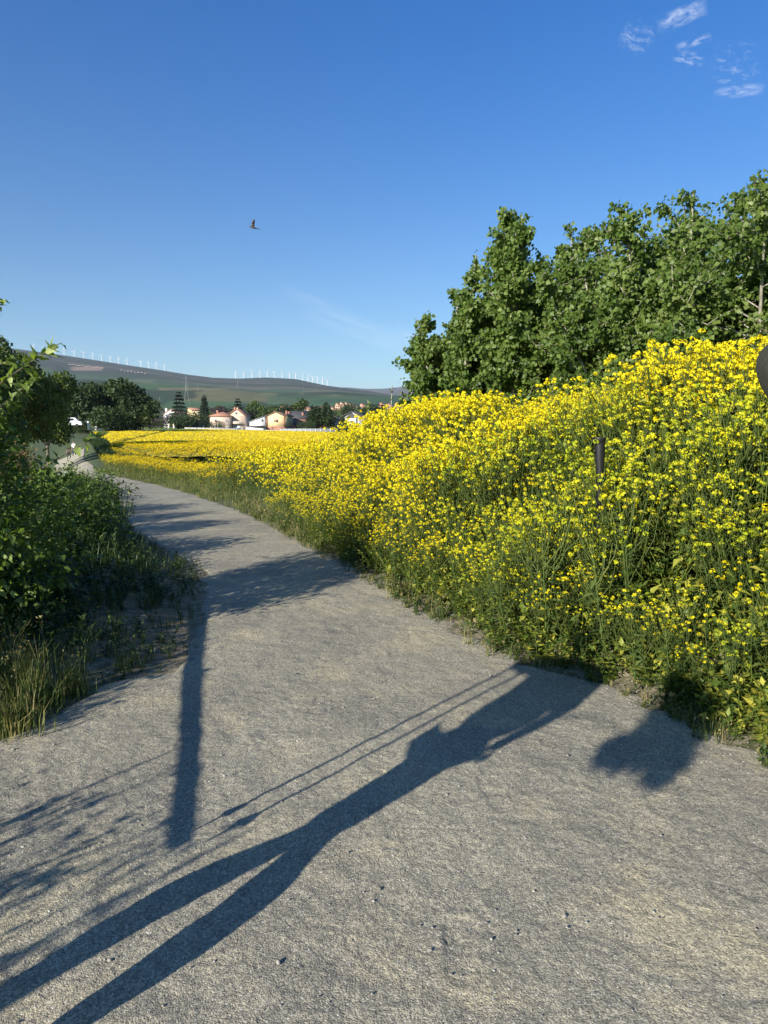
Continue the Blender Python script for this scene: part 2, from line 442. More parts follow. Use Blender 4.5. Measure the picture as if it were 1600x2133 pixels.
bp = t.new('ShaderNodeBump', i_Strength=0.8, i_Distance=0.02); t.link(n2, bp.inputs['Height']); t.link(bp.outputs[0], b.inputs['Normal'])
SOIL = m
g = Geo(); v, f = build_ground(); g.add(v, f)
tag(g.build('ground', SOIL, smooth=True), kind='structure')

# hills: fan grid out to 16 km, every vertex coloured by what grows there
def build_hills():
    tx = np.linspace(-1.15, 1.15, 560)
    yy = np.concatenate([np.geomspace(430, 2600, 90), np.geomspace(2650, 6000, 90), np.geomspace(6080, 16000, 50)])
    T, Y = np.meshgrid(tx, yy); X = T * Y
    Z = ground_z(X, Y) - np.where(Y < 640, (640 - Y) * .02, 0)
    n = len(tx); mm = len(yy)
    v = np.stack([X, Y, Z], -1).reshape(-1, 3)
    i, j = np.meshgrid(np.arange(mm - 1), np.arange(n - 1), indexing='ij')
    f = np.stack([i * n + j, i * n + j + 1, (i + 1) * n + j + 1, (i + 1) * n + j], -1).reshape(-1, 4)
    # land cover
    px = 800 + F_PX * T
    el = np.degrees(np.arctan((Z - CAM_H) / Y)); py = 1066.5 - F_PX * np.tan(np.radians(el) + PITCH)
    cell = np.floor(X / 260 + 3 * fbm(X / 900, Y / 900, 3)) * 31 + np.floor(np.log(Y) * 9 + 1.5 * fbm(X / 700, Y / 1400, 8)) * 17
    rc = _h(cell.astype(np.int64), (cell * 0 + 5).astype(np.int64), 77)
    pal = np.array([[.050, .105, .042], [.060, .120, .048], [.045, .090, .040], [.075, .115, .05], [.13, .13, .06], [.055, .10, .05]])
    C = pal[(rc * 5.99).astype(int)]
    fo = np.array([.020, .038, .020])
    fm = sstep(fbm(X / 160, Y / 420, 12, 5), .56, .60)[..., None] * (Y < 3000)[..., None]
    C = C * (1 - fm * .8) + fo * fm * .8
    # scrub and woods on the ridge, terraces of bare soil half way up
    wr = sstep(Y, 3300, 4100)[..., None]
    rid = np.array([.030, .045, .026]) * (0.7 + .7 * fbm(X / 300, Y / 260, 15, 5))[..., None]
    terr = sstep(fbm(X / 900, Y / 130, 31, 4), .56, .62)[..., None] * sstep(-Y, -5400, -4600)[..., None]
    rid = rid * (1 - terr) + np.array([.13, .105, .075]) * terr
    C = C * (1 - wr) + rid * wr
    def blob(x0, x1, y0, y1, col, k=1.0):
        nonlocal C
        w = sstep(px, x0 - 6, x0 + 6) * (1 - sstep(px, x1 - 6, x1 + 6)) * sstep(py, y0 - 1.2, y0 + 1.2) * (1 - sstep(py, y1 - 1.2, y1 + 1.2))
        w = (w * k)[..., None]; C = C * (1 - w) + np.array(col) * w
    blob(158, 222, 764, 772, (.30, .20, .15))       # reddish bare field under the hillside village
    blob(335, 470, 808, 813, (.20, .17, .085), .8)    # straw coloured field
    blob(470, 560, 806, 812, (.15, .12, .085), .6)
    blob(240, 330, 790, 797, (.13, .16, .07), .6)
    blob(560, 900, 824, 842, (.045, .105, .045), .7)
    farw = sstep(Y, 7600, 9000)[..., None]
    C = C * (1 - farw) + np.array([.07, .065, .05]) * farw
    return v, f, C.reshape(-1, 3)
m, t, b, o = new_mat('hill_cover')
at_ = t.new('ShaderNodeAttribute', attribute_name='cover')
P = geopos(t)
nn = t.noise(P, 0.02, 8, 0.65)
c = t.mix(1.0, at_.outputs['Color'], t.mix(nn, (0.5, 0.5, 0.5, 1), (1.5, 1.5, 1.5, 1)), 'MULTIPLY')
t.link(c, b.inputs['Base Color']); b.inputs['Roughness'].default_value = 1.0
b.inputs['Specular IOR Level'].default_value = 0.1
g = Geo(); v, f, C = build_hills(); g.add(v, f)
ho = g.build('hills', m, smooth=True)
ca = ho.data.color_attributes.new('cover', 'FLOAT_COLOR', 'POINT')
ca.data.foreach_set('color', np.concatenate([C, np.ones((len(C), 1))], 1).astype(np.float32).ravel())
tag(ho, kind='structure')

# gravel path
def build_path():
    g = Geo()
    def foot(x, y, cx, cy, ang, L=.30, Wd=.115):
        c, s = math.cos(ang), math.sin(ang); u = ((x - cx) * s + (y - cy) * c) / (L / 2); w = ((x - cx) * c - (y - cy) * s) / (Wd / 2)
        w = w / (1 - .22 * np.cos(u * 2.6 + .7))
        d = (np.abs(u) ** 3 + np.abs(w) ** 3)
        ins = 1 - sstep(d, .75, 1.05)
        rim = np.exp(-((d - 1.35) / .35) ** 2)
        lug = .0016 * (np.sin(u * 26) > .2) * ins
        return -.0045 * ins + .003 * rim + lug
    def sheet(y0, y1, dy, nx, off, fine):
        ys = np.arange(y0, y1 + dy * .5, dy)
        s = np.linspace(0, 1, nx)
        yy = np.repeat(ys[:, None], nx, 1)
        l = Ledge(ys) - .10 + .10 * (fbm(ys * 3, ys * 0, 41) - .5) * 2; r = Redge(ys) + .22 + .22 * (fbm(ys * 3, ys * 0 + 5, 42) - .5) * 2
        xx = l[:, None] * (1 - s) + r[:, None] * s
        z = ground_z(xx, yy) + off + .0009 * np.maximum(yy - 9, 0)
        fade = 1 - sstep(yy, 8.2, 8.9)
        if fine:
            z = z + fade * .012 * (fbm(xx * 2.2, yy * 2.2, 51, 3) - .5) + fade * .012 * (fbm(xx * 9, yy * 9, 52, 4) - .5) + .005 * (fbm(xx * 45, yy * 45, 53, 3) - .5) * sstep(-yy, -6, -3)
            rngf = np.random.default_rng(5)
            z = z + foot(xx, yy, .235, 2.03, .12)
            for k in range(60):
                fx, fy = rngf.uniform(-1.6, 1.6), rngf.uniform(1.6, 7.5)
                z = z + foot(xx, yy, fx, fy, rngf.normal(0.25 if fy < 5 else -.4, .3) + (math.pi if rngf.random() < .5 else 0)) * rngf.uniform(.25, .7)
        edge = np.minimum(s, 1 - s)[None, :] * (r - l)[:, None]
        z = z - .025 * (1 - sstep(edge, 0, .12))
        v = np.stack([xx, yy, z], -1).reshape(-1, 3); m_ = len(ys)
        i, j = np.meshgrid(np.arange(m_ - 1), np.arange(nx - 1), indexing='ij')
        g.add(v, np.stack([i * nx + j, i * nx + j + 1, (i + 1) * nx + j + 1, (i + 1) * nx + j], -1).reshape(-1, 4))
    sheet(-8, 1.2, .2, 40, .014, False)
    sheet(1.2, 4.2, .011, 360, .014, True)
    sheet(4.2, 9.0, .025, 180, .014, True)
    sheet(9.0, 40, .25, 50, .014, False)
    sheet(40, 88, 1.0, 14, .03, False)
    return g
m, t, b, o = new_mat('gravel')
P = geopos(t)
big = t.noise(P, 0.55, 5, 0.6); mid = t.noise(P, 3.0, 6, 0.7, .6); patchn = t.noise(P, 1.5, 6, 0.62, .3)
vo = t.new('ShaderNodeTexVoronoi', i_Scale=210.0); t.link(P, vo.inputs['Vector'])
vo2 = t.new('ShaderNodeTexVoronoi', i_Scale=95.0); t.link(P, vo2.inputs['Vector'])
fine = t.noise(P, 160, 4, 0.75)
c = t.mix(t.ramp(big, .35, .65), (0.248, 0.230, 0.186, 1), (0.336, 0.310, 0.236, 1))
c = t.mix(t.math('MULTIPLY', t.ramp(patchn, .50, .66), .75), c, (0.42, 0.37, 0.25, 1))
c = t.mix(t.math('MULTIPLY', t.ramp(mid, .52, .66), .35), c, (0.34, 0.31, 0.235, 1))
sp = t.new('ShaderNodeSeparateColor'); t.link(vo.outputs['Color'], sp.inputs[0])
grain = t.mix(sp.outputs[0], (0.58, 0.59, 0.61, 1), (1.48, 1.46, 1.40, 1))
sp2 = t.new('ShaderNodeSeparateColor'); t.link(vo2.outputs['Color'], sp2.inputs[0])
grain2 = t.mix(sp2.outputs[1], (0.78, 0.78, 0.80, 1), (1.22, 1.22, 1.18, 1))
# worn, dustier lines running along the track
mp = t.new('ShaderNodeMapping'); mp.inputs['Scale'].default_value = (1.6, .22, 1); mp.inputs['Rotation'].default_value = (0, 0, .12); t.link(P, mp.inputs[0])
c = t.mix(t.math('MULTIPLY', t.ramp(t.noise(mp.outputs[0], 1.6, 5, .6, .8), .50, .68), .45), c, (0.36, 0.335, 0.26, 1))
c = t.mix(t.math('MULTIPLY', t.ramp(t.noise(P, 5.5, 6, .7, .4), .56, .70), .5), c, (0.12, 0.12, 0.118, 1))
c = t.mix(1.0, c, grain, 'MULTIPLY'); c = t.mix(1.0, c, grain2, 'MULTIPLY')
c = t.mix(t.math('GREATER_THAN', sp.outputs[1], .985), c, (0.55, 0.53, 0.48, 1))
t.link(c, b.inputs['Base Color']); b.inputs['Roughness'].default_value = 0.92; b.inputs['Specular IOR Level'].default_value = .25
hgt = t.math('ADD', t.math('MULTIPLY', vo.outputs['Distance'], -1.0), t.math('MULTIPLY', fine, 1.0))
hgt = t.math('ADD', hgt, t.math('MULTIPLY', t.noise(P, 40, 5, .7), 1.2))
bp = t.new('ShaderNodeBump', i_Strength=0.6, i_Distance=0.003); t.link(hgt, bp.inputs['Height'])
bp2 = t.new('ShaderNodeBump', i_Strength=0.6, i_Distance=0.02); t.link(t.noise(P, 12, 5, .65, .5), bp2.inputs['Height']); t.link(bp.outputs[0], bp2.inputs['Normal'])
t.link(bp2.outputs[0], b.inputs['Normal'])
GRAVEL = m
tag(build_path().build('path', GRAVEL, smooth=True), kind='structure')

# ------------------------------------------------------------------ vegetation templates
def tpl_rape(seed, petal=0, ncl=12, hi=True, leaves=9, bare=0.0):
    """one oilseed rape plant about 1 m tall: stem, forking branches, flower heads, blue-green leaves"""
    rng = np.random.default_rng(seed); g = Geo()
    lean = rng.normal(0, .05, 2)
    zs = np.linspace(0, .93, 5)
    pts = np.stack([lean[0] * zs ** 2, lean[1] * zs ** 2, zs], 1)
    g_tube(g, pts, np.linspace(.007, .003, 5), 3, 1, .4, cap=False)
    heads = [pts[-1]]
    for k in range(ncl - 1):
        z0 = rng.uniform(.38, .86); p0 = np.array([lean[0] * z0 ** 2, lean[1] * z0 ** 2, z0])
        a = k * 2.4 + rng.normal(0, .4); ln = (1.0 - z0) * rng.uniform(.55, 1.15) + .07
        out = rng.uniform(.25, .7)
        p1 = p0 + ln * .5 * np.array([math.cos(a) * out * 1.2, math.sin(a) * out * 1.2, .8]); p2 = p1 + ln * .5 * np.array([math.cos(a) * out * .6, math.sin(a) * out * .6, 1.0])
        g_tube(g, np.stack([p0, p1, p2]), [.0035, .003, .002], 3, 1, rng.random(), cap=False)
        heads.append(p2)
        if rng.random() < .5:
            g_leaves(g, p0[None], np.array([[math.cos(a), math.sin(a), .1]]), np.array([[0, 0, 1.]]), rng.uniform(.06, .12), .03, 2, rnd=rng.random(1))
    for h in heads:
        if rng.random() < bare: continue
        r = rng.uniform(.016, .027)
        if hi:
            n = 18
            d = rsphere(rng, n); d[:, 2] = np.abs(d[:, 2]) * 1.1 - .25
            c = h + d * r + np.array([0, 0, .006])
            t1 = unit(np.cross(d, rsphere(rng, n)))
            sz = rng.uniform(.012, .017, n)
            g_cards(g, c - t1 * sz[:, None] * .5, t1, d + rsphere(rng, n) * .35, sz, sz * 1.1, petal, np.clip(rng.normal(.55, .3, n), 0, 1))
            for q in range(4):      # spent flowers and pods below the head
                aa = rng.uniform(0, 6.28); zz = rng.uniform(.02, .09)
                g_cards(g, (h - [0, 0, zz if q else .01])[None], np.array([[math.cos(aa), math.sin(aa), .5]]), rsphere(rng, 1), .022, .004 if q else .010, petal if q == 0 else 1, rng.random(1))
        else:
            n = 5
            d = rsphere(rng, n); d[:, 2] = np.abs(d[:, 2])
            t1 = unit(np.cross(d, rsphere(rng, n)))
            g_cards(g, h + d * r * .7 - t1 * .020, t1, d, .042, .042, petal, np.clip(rng.normal(.55, .3, n), 0, 1))
    n = leaves
    a = rng.uniform(0, 6.28, n); z = rng.uniform(.05, .6, n)
    D = np.stack([np.cos(a), np.sin(a), rng.uniform(-.3, .6, n)], 1)
    g_leaves(g, np.stack([lean[0] * z ** 2, lean[1] * z ** 2, z], 1), D, np.tile([0, 0, 1.], (n, 1)), rng.uniform(.10, .22, n) * (1 - z * .6), rng.uniform(.04, .08, n) * (1 - z * .5), 2, rng.random(n), curl=.15)
    return Tpl(g)
def tpl_grass(seed, n=12, h=.2, spread=.05, w=.006, seedheads=False):
    rng = np.random.default_rng(seed); g = Geo()
    for k in range(n):
        a = rng.uniform(0, 6.28); p = np.array([rng.normal(0, spread), rng.normal(0, spread), 0]); L = h * rng.uniform(.5, 1.2)
        d = np.array([math.cos(a), math.sin(a), 0]); bnd = rng.uniform(.15, .9); s = np.array([-d[1], d[0], 0]) * w
        p1 = p + d * L * .2 * bnd + [0, 0, L * .55]; p2 = p + d * L * .75 * bnd + [0, 0, L * (1 - .35 * bnd)]
        g.add(np.stack([p - s, p + s, p1 + s * .8, p1 - s * .8]), [[0, 1, 2, 3]], 0, rng.random())
        g.add(np.stack([p1 - s * .8, p1 + s * .8, p2]), [[0, 1, 2]], 0, rng.random())
        if seedheads and k < 3:
            g_cards(g, p2 + rng.normal(0, .012, (6, 3)), rsphere(rng, 6), rsphere(rng, 6), .02, .008, 0, np.full(6, .9))
    return Tpl(g)
def tpl_weed(seed, n=16, h=.3, L=.09, mat=0):
    """broad leaved weed: short stems with leaves all the way up"""
    rng = np.random.default_rng(seed); g = Geo()
    for s in range(3):
        a = rng.uniform(0, 6.28); tip = np.array([math.cos(a) * h * .4, math.sin(a) * h * .4, h * rng.uniform(.6, 1.1)])
        g_tube(g, np.stack([[0, 0, 0], tip * [.4, .4, .55], tip]), .003, 3, mat, .2, cap=False)
        k = rng.random(n)
        P = tip[None] * k[:, None]; P[:, :2] += rng.normal(0, .012, (n, 2))
        D = rsphere(rng, n); D[:, 2] = D[:, 2] * .4 + .25
        g_leaves(g, P, D, np.tile([0, 0, 1.], (n, 1)) + rsphere(rng, n) * .3, L * rng.uniform(.5, 1.2, n), L * .5, mat, rng.random(n), curl=.1)
    return Tpl(g)

# ---- flowering bank on the right of the path
rng = np.random.default_rng(11)
def place(n_per_m2, x0, x1, y0, y1, fn, rng):
    n = int((x1 - x0) * (y1 - y0) * n_per_m2)
    x = rng.uniform(x0, x1, n); y = rng.uniform(y0, y1, n)
    k = fn(x, y) > rng.random(n)
    x, y = x[k], y[k]
    return x, y, ground_z(x, y)
def infr(x, y, m=1.5):     # within (or a little outside) the field of view
    return np.abs(x) < .541 * y + m
g = Geo()
hi_y = [tpl_rape(100 + i, 0, 14 + i % 3 * 2) for i in range(8)]
hi_g = [tpl_rape(200 + i, 3, 13, True, 14, .10) for i in range(5)]
hi_b = [tpl_rape(300 + i, 0, 7, True, 18, .55) for i in range(3)]
def bank_d(x, y):
    s = x - Redge(y)
    d = sstep(s, .12, .45) * (1 - sstep(s, 4.6, 5.4)) * infr(x, y, 1.6)
    gaps = sstep(fbm(x * 1.1 + 4, y * .9, 61, 3), .33, .41)
    low = (y < 7.0) & (s < 2.1) & (x > .55)
    return d * (.12 + .88 * gaps) * np.where(low, .25 + .75 * sstep(fbm(x * 2.1 + 7, y * 1.9, 68, 3), .42, .54), 1)
x, y, z = place(62, -5, 8, 3.4, 13, bank_d, rng)
s = x - Redge(y)
hgt = np.where(s < .7, .38 + s * .75, .92 + .08 * np.minimum(s, 2)) * rng.normal(1.0, .10, len(x)) + .42 * (fbm(x * 1.0, y * .85, 63, 2) - .5) * 2
hgt = np.clip(hgt, .25, 1.3)
greenish = (y < 7.0) & (s < 2.15 + .5 * (fbm(x * 2, y * 2, 64, 2) - .5)) & (x > .55)
bare = (rng.random(len(x)) < np.where(s < .5, .45, .06)) | ((fbm(x * 1.1 + 4, y * .9, 61, 3) < .38) & (rng.random(len(x)) < .5))
which = np.where(greenish, 8 + rng.integers(0, 5, len(x)), rng.integers(0, 8, len(x)))
which = np.where(bare & ~(greenish & (rng.random(len(x)) < .6)), 13 + rng.integers(0, 3, len(x)), which)
tbx = col_at(1250, 5.1)
open_ = ~((np.abs(x - tbx + (5.1 - y) * .305) < .085) & (y > 4.5) & (y < 5.12)) | (s < .35)
x, y, z, s, hgt, which, greenish = [q_[open_] for q_ in (x, y, z, s, hgt, which, greenish)]
# plants lean away from the slope, towards the light over the path
tilt = np.stack([rng.normal(-.10, .09, len(x)), rng.normal(-.05, .09, len(x))], 1)
scatter(g, hi_y + hi_g + hi_b, np.stack([x, y, z], 1), rng.uniform(0, 6.28, len(x)), hgt, tilt, rng, which=which)
def low_d(x, y):
    s = x - Redge(y)
    return sstep(s, .18, .4) * (1 - sstep(s, 1.3, 1.9)) * infr(x, y, .8) * np.where(y < 6.8, sstep(fbm(x * 2.1 + 7, y * 1.9, 68, 3), .36, .46), .6)
x, y, z = place(52, -4, 4.6, 3.6, 12.5, low_d, rng); s = x - Redge(y); gsel = (y < 6.6) & (x > .6)
scatter(g, hi_y + hi_g, np.stack([x, y, z], 1), rng.uniform(0, 6.28, len(x)), np.clip((.34 + s * .28) * rng.normal(1, .18, len(x)), .2, .95),
        np.stack([rng.normal(-.15, .1, len(x)), rng.normal(-.12, .1, len(x))], 1), rng, which=np.where(gsel & (rng.random(len(x)) < .75), 8 + rng.integers(0, 5, len(x)), rng.integers(0, 8, len(x))))

und = [tpl_weed(420 + i, 11, .30, .085, 4) for i in range(4)] + [tpl_weed(430 + i, 10, .42, .06, 4) for i in range(3)]
def und_d(x, y):
    s = x - Redge(y)
    return sstep(s, .10, .5) * (1 - sstep(s, 3.6, 4.4)) * infr(x, y, .8) * (.55 + .45 * sstep(fbm(x * 2, y * 2, 67), .35, .5))
x, y, z = place(100, -4, 7, 3.2, 11, und_d, rng); s = x - Redge(y)
scatter(g, und, np.stack([x, y, z], 1), rng.uniform(0, 6.28, len(x)), rng.uniform(.6, 1.2, len(x)) * np.clip(.50 + s * .85, .4, 2.1), np.stack([rng.normal(-.1, .1, len(x)), rng.normal(-.1, .1, len(x))], 1), rng)
lo_y = [tpl_rape(400 + i, 0, 13, False, 4) for i in range(6)]
def bank_far(x, y):
    s = x - Redge(y)
    return sstep(s, .25 + .0 * s, .8 + np.clip(y - 15, 0, 9) * .45) * (1 - sstep(s, 6.5, 8)) * (1 - .0 * y) * (y < 21.5) * infr(x, y, 1) * (.5 + .5 * sstep(fbm(x * .8 + 4, y * .7, 61, 3), .30, .42))
x, y, z = place(26, -12, 9, 13, 22, bank_far, rng)
s = x - Redge(y)
hgt = np.clip(np.where(s < .9, .35 + s * .65, 1.0) * rng.normal(1, .12, len(x)), .2, 1.4)
scatter(g, lo_y, np.stack([x, y, z], 1), rng.uniform(0, 6.28, len(x)), hgt, np.stack([rng.normal(0, .1, len(x)), rng.normal(0, .1, len(x))], 1), rng)
UND = leafy('bank_greens', [(0.05, 0.09, 0.018, 1), (0.11, 0.17, 0.03, 1), (0.24, 0.28, 0.045, 1), (0.42, 0.40, 0.06, 1)], .5, .3)
tag(g.build('flowering_bank', [PETAL, STEM, RLEAF, PETALG, UND]), 'tall yellow flowering rape plants crowding the bank right of the gravel path', 'flowers', kind='stuff')

# ---- the rapeseed field beyond
def field_mask(x, y):
    t = x / np.maximum(y, 1); s = x - Redge(y)
    near = np.interp(t, [-.52, -.46, -.432, -.422, -.33, -.16, -.10, 1], [104, 92, 90, 46, 37, 35.5, 21, 20])
    return (y > near) & (s > 3) & (y < 231)
g = Geo()
tx = np.concatenate([np.linspace(-.56, .12, 440), np.linspace(.13, .8, 60)]); yy = np.geomspace(20, 231, 280)
T, Y = np.meshgrid(tx, yy); X = T * Y
m_ = field_mask(X, Y)
edge = sstep(Y, 26, 32)
tram = np.exp(-(((X * .97 + Y * .24) % 18 - 9) / .45) ** 2) * (Y > 70)
wav = .5 * (fbm(X / 14, Y / 9, 71, 4) - .5)
hump = .9 * np.exp(-((T + .385) / .045) ** 2) * sstep(Y, 150, 225)
Z = ground_z(X, Y) + .92 + wav * .5 + hump + .16 * (fbm(X * 1.3, Y * .9, 72, 3) - .5) - tram * .35
n = len(tx); i, j = np.meshgrid(np.arange(len(yy) - 1), np.arange(n - 1), indexing='ij')
keep = m_[:-1, :-1] & m_[1:, 1:] & m_[1:, :-1] & m_[:-1, 1:]
f = np.stack([i * n + j, i * n + j + 1, (i + 1) * n + j + 1, (i + 1) * n + j], -1)[keep]
Z2 = np.where(m_, Z, Z)
g.add(np.stack([X, Y, Z2], -1), f, 0)
# skirt along the far and near edges so the crop has depth
for row, dr in ((len(yy) - 1, -1.0),):
    vv = np.stack([np.concatenate([X[row], X[row]]), np.concatenate([Y[row], Y[row]]), np.concatenate([Z[row] - .0, Z[row] - 1.0])], 1)
    ff = np.stack([np.arange(n - 1), np.arange(n - 1) + 1, n + np.arange(n - 1) + 1, n + np.arange(n - 1)], 1)
    g.add(vv, ff, 1)
fl = [tpl_rape(500 + i, 2, 9, False, 1) for i in range(5)]
def fd(x, y): return field_mask(x, y * 1.03) * infr(x, y, 1) * (1 - np.exp(-(((x * .97 + y * .24) % 18 - 9) / .5) ** 2) * (y > 70) * .9)
x, y, z = place(6.5, -45, 8, 18, 66, fd, rng)
scatter(g, fl, np.stack([x, y, z], 1), rng.uniform(0, 6.28, len(x)), np.where(field_mask(x, y), 1.0, .72) * rng.uniform(.95, 1.25, len(x)) + .25 * (fbm(x / 14, y / 9, 71, 4) - .5) * 2, None, rng)
# tops standing proud of the canopy farther out
n_ = 90000
y = 60 * (228 / 60) ** rng.random(n_); x = y * rng.uniform(-.56, .02, n_); k = field_mask(x, y); x, y = x[k], y[k]
zz = ground_z(x, y) + .92 + .25 * (fbm(x / 14, y / 9, 71, 4) - .5) + .9 * np.exp(-((x / y + .385) / .045) ** 2) * sstep(y, 150, 225) - np.exp(-(((x * .97 + y * .24) % 18 - 9) / .45) ** 2) * (y > 70) * .35
sz = rng.uniform(.10, .26, len(x)) * (y / 130) ** .5
d = rsphere(rng, len(x)); d[:, 2] = np.abs(d[:, 2]) + .5
g_cards(g, np.stack([x, y, zz - sz * .4], 1), d, rsphere(rng, len(x)), sz, sz * .8, 2, rng.random(len(x)))
m, t, b, o = new_mat('rape_canopy')
P = geopos(t)
a1 = t.noise(P, 5.0, 5, .75); a2 = t.noise(P, .35, 4, .6)
c = t.mix(t.ramp(a1, .38, .60), (0.16, 0.15, 0.02, 1), (0.78, 0.60, 0.010, 1))
c = t.mix(t.math('MULTIPLY', t.ramp(a2, .40, .70), .35), c, (0.62, 0.42, 0.010, 1))
t.link(c, b.inputs['Base Color']); b.inputs['Roughness'].default_value = .9
bp = t.new('ShaderNodeBump', i_Strength=.7, i_Distance=.15); t.link(a1, bp.inputs['Height']); t.link(bp.outputs[0], b.inputs['Normal'])
tag(g.build('rapeseed_field', [m, STEM, FIELD_PETAL]), 'wide flat field of bright yellow rapeseed in bloom', 'crop field', kind='stuff')

# ---- yellow strip and green weeds between the field and the path
def strip_d(x, y):
    t = x / np.maximum(y, 1); s = x - Redge(y)
    ye = sstep(s, .4, 1.0) * (1 - sstep(s, 2.6, 4.2)) * (y > 21) * (y < 42) + .55 * np.exp(-((y - 37) / 4) ** 2) * (t < -.37)
    return (s > .5) * np.clip(ye, 0, 1) * infr(x, y, 1)
g = Geo()
x, y, z = place(20, -26, 1, 19, 50, strip_d, rng)
scatter(g, fl, np.stack([x, y, z], 1), rng.uniform(0, 6.28, len(x)), rng.uniform(.5, .85, len(x)), None, rng)
tag(g.build('wild_rape_strip', [PETAL, STEM, FIELD_PETAL]), 'low strip of yellow rape flowers between the green weeds and the path bend', 'flowers', kind='stuff')
g = Geo()
wd = [tpl_weed(600 + i, 9, .75, .20) for i in range(4)]
def weed_d(x, y):
    t = x / np.maximum(y, 1); s = x - Redge(y)
    return (s > 1.4 + 1.8 * (t > -.38)) * (y > 22) * np.where(t < -.36, ~field_mask(x, y) & (y < 110), y < np.interp(t, [-.46, -.432, -.422, -.33, -.16, -.10, 1], [88, 86, 46, 37, 35, 21, 20])) * infr(x, y, 1) * (.35 + .65 * sstep(fbm(x / 5, y / 5, 83), .4, .55))
x, y, z = place(7.0, -56, 2, 21, 110, weed_d, rng)
scatter(g, wd, np.stack([x, y, z], 1), rng.uniform(0, 6.28, len(x)), rng.uniform(.6, 1.25, len(x)), None, rng)
tag(g.build('field_edge_weeds', [DGRASS]), 'dark green leafy weeds in the gap before the yellow field', 'weeds', kind='stuff')

# ---- grass along both edges of the path
g = Geo()
gr = [tpl_grass(700 + i, 14, .13, .035, .0035) for i in range(5)] + [tpl_grass(720 + i, 10, .24, .03, .003, True) for i in range(2)]
wd2 = [tpl_weed(740 + i, 8, .16, .055) for i in range(4)]
def vr(x, y):
    s = x - Redge(y)
    wdt = np.interp(y, [0, 3, 5, 8, 15, 30], [.5, .5, .55, .6, 1.1, 3])
    return sstep(s, -.03, .14) * (1 - sstep(s, wdt, wdt * 1.5)) * infr(x, y, .6) * np.where(y < 6, .25 + .75 * sstep(fbm(x * 2.5, y * 2.5, 91), .42, .60), .45 + .55 * sstep(fbm(x * 1.5, y * 1.5, 91), .35, .55))
x, y, z = place(190, -4, 3, 3.0, 14, vr, rng)
scatter(g, gr + wd2, np.stack([x, y, z], 1), rng.uniform(0, 6.28, len(x)), rng.uniform(.4, 1.05, len(x)), None, rng)
x, y, z = place(34, -18, 0, 14, 40, vr, rng)
scatter(g, gr, np.stack([x, y, z], 1), rng.uniform(0, 6.28, len(x)), rng.uniform(.8, 1.5, len(x)), None, rng)
tag(g.build('right_verge_grass', [GRASS]), 'thin sunlit grass and dry stalks along the right edge of the path', 'grass', kind='stuff')

g = Geo()
wd3 = [tpl_weed(760 + i, 12, .34, .085) for i in range(4)]; gr3 = [tpl_grass(780 + i, 16, .42, .05, .0045) for i in range(4)]
def vl(x, y):
    q = Ledge(y) - x
    return sstep(q, -.04, .22) * (1 - sstep(q, 2.6, 3.6)) * (np.abs(x) < .541 * y + 2.2) * (.45 + .55 * sstep(fbm(x * 1.8, y * 1.8, 95), .35, .5))
x, y, z = place(85, -8, -.8, 3.2, 12, vl, rng)
q = Ledge(y) - x
scatter(g, wd3 + gr3, np.stack([x, y, z], 1), rng.uniform(0, 6.28, len(x)), rng.uniform(.5, 1.1, len(x)) * np.clip(.28 + q * .5, .28, 1.15), None, rng)
x, y, z = place(12, -22, -2, 12, 32, vl, rng)
scatter(g, wd3 + gr3, np.stack([x, y, z], 1), rng.uniform(0, 6.28, len(x)), rng.uniform(.9, 1.6, len(x)), None, rng)
tag(g.build('left_verge_weeds', [DGRASS]), 'dark shaded weeds and long grass along the left edge of the path', 'weeds', kind='stuff')
# loose stones in the dry strip beside the path
g = Geo()
ico = bmesh.new(); bmesh.ops.create_icosphere(ico, subdivisions=1, radius=1.0)
iv = np.array([v_.co[:] for v_ in ico.verts]); ifc = np.array([[v_.index for v_ in f_.verts] for f_ in ico.faces]); ico.free()
st = []
for k in range(4):
    gg = Geo(); vv = iv * (1 + np.random.default_rng(k).normal(0, .16, iv.shape)) * [1, .8, .5]; gg.add(vv, ifc, 0, .5); st.append(Tpl(gg))
def pb(x, y):
    s = x - Redge(y); q = Ledge(y) - x
    inside = (s < 0) & (q < 0)
    return np.where(inside, .05 + .16 * sstep(-y, -4, -2), 1.0 * (s > 0) * (s < .45) * (y < 8)) * infr(x, y, .2)
x, y, z = place(620, -2.6, 2.6, 1.5, 9, pb, rng)
sc = np.exp(rng.normal(math.log(.0030), .5, len(x))); sc = np.clip(sc, .0014, .010)
scatter(g, st, np.stack([x, y, z + .016 + sc * .2], 1), rng.uniform(0, 6.28, len(x)), sc, None, rng)
PEB = leafy('pebbles', [(.10, .10, .10, 1), (.22, .21, .19, 1), (.34, .32, .28, 1), (.52, .50, .45, 1)], .85, 0)
tag(g.build('loose_gravel', [PEB]), 'loose pale stones and grit scattered over the path surface', 'gravel', kind='stuff')

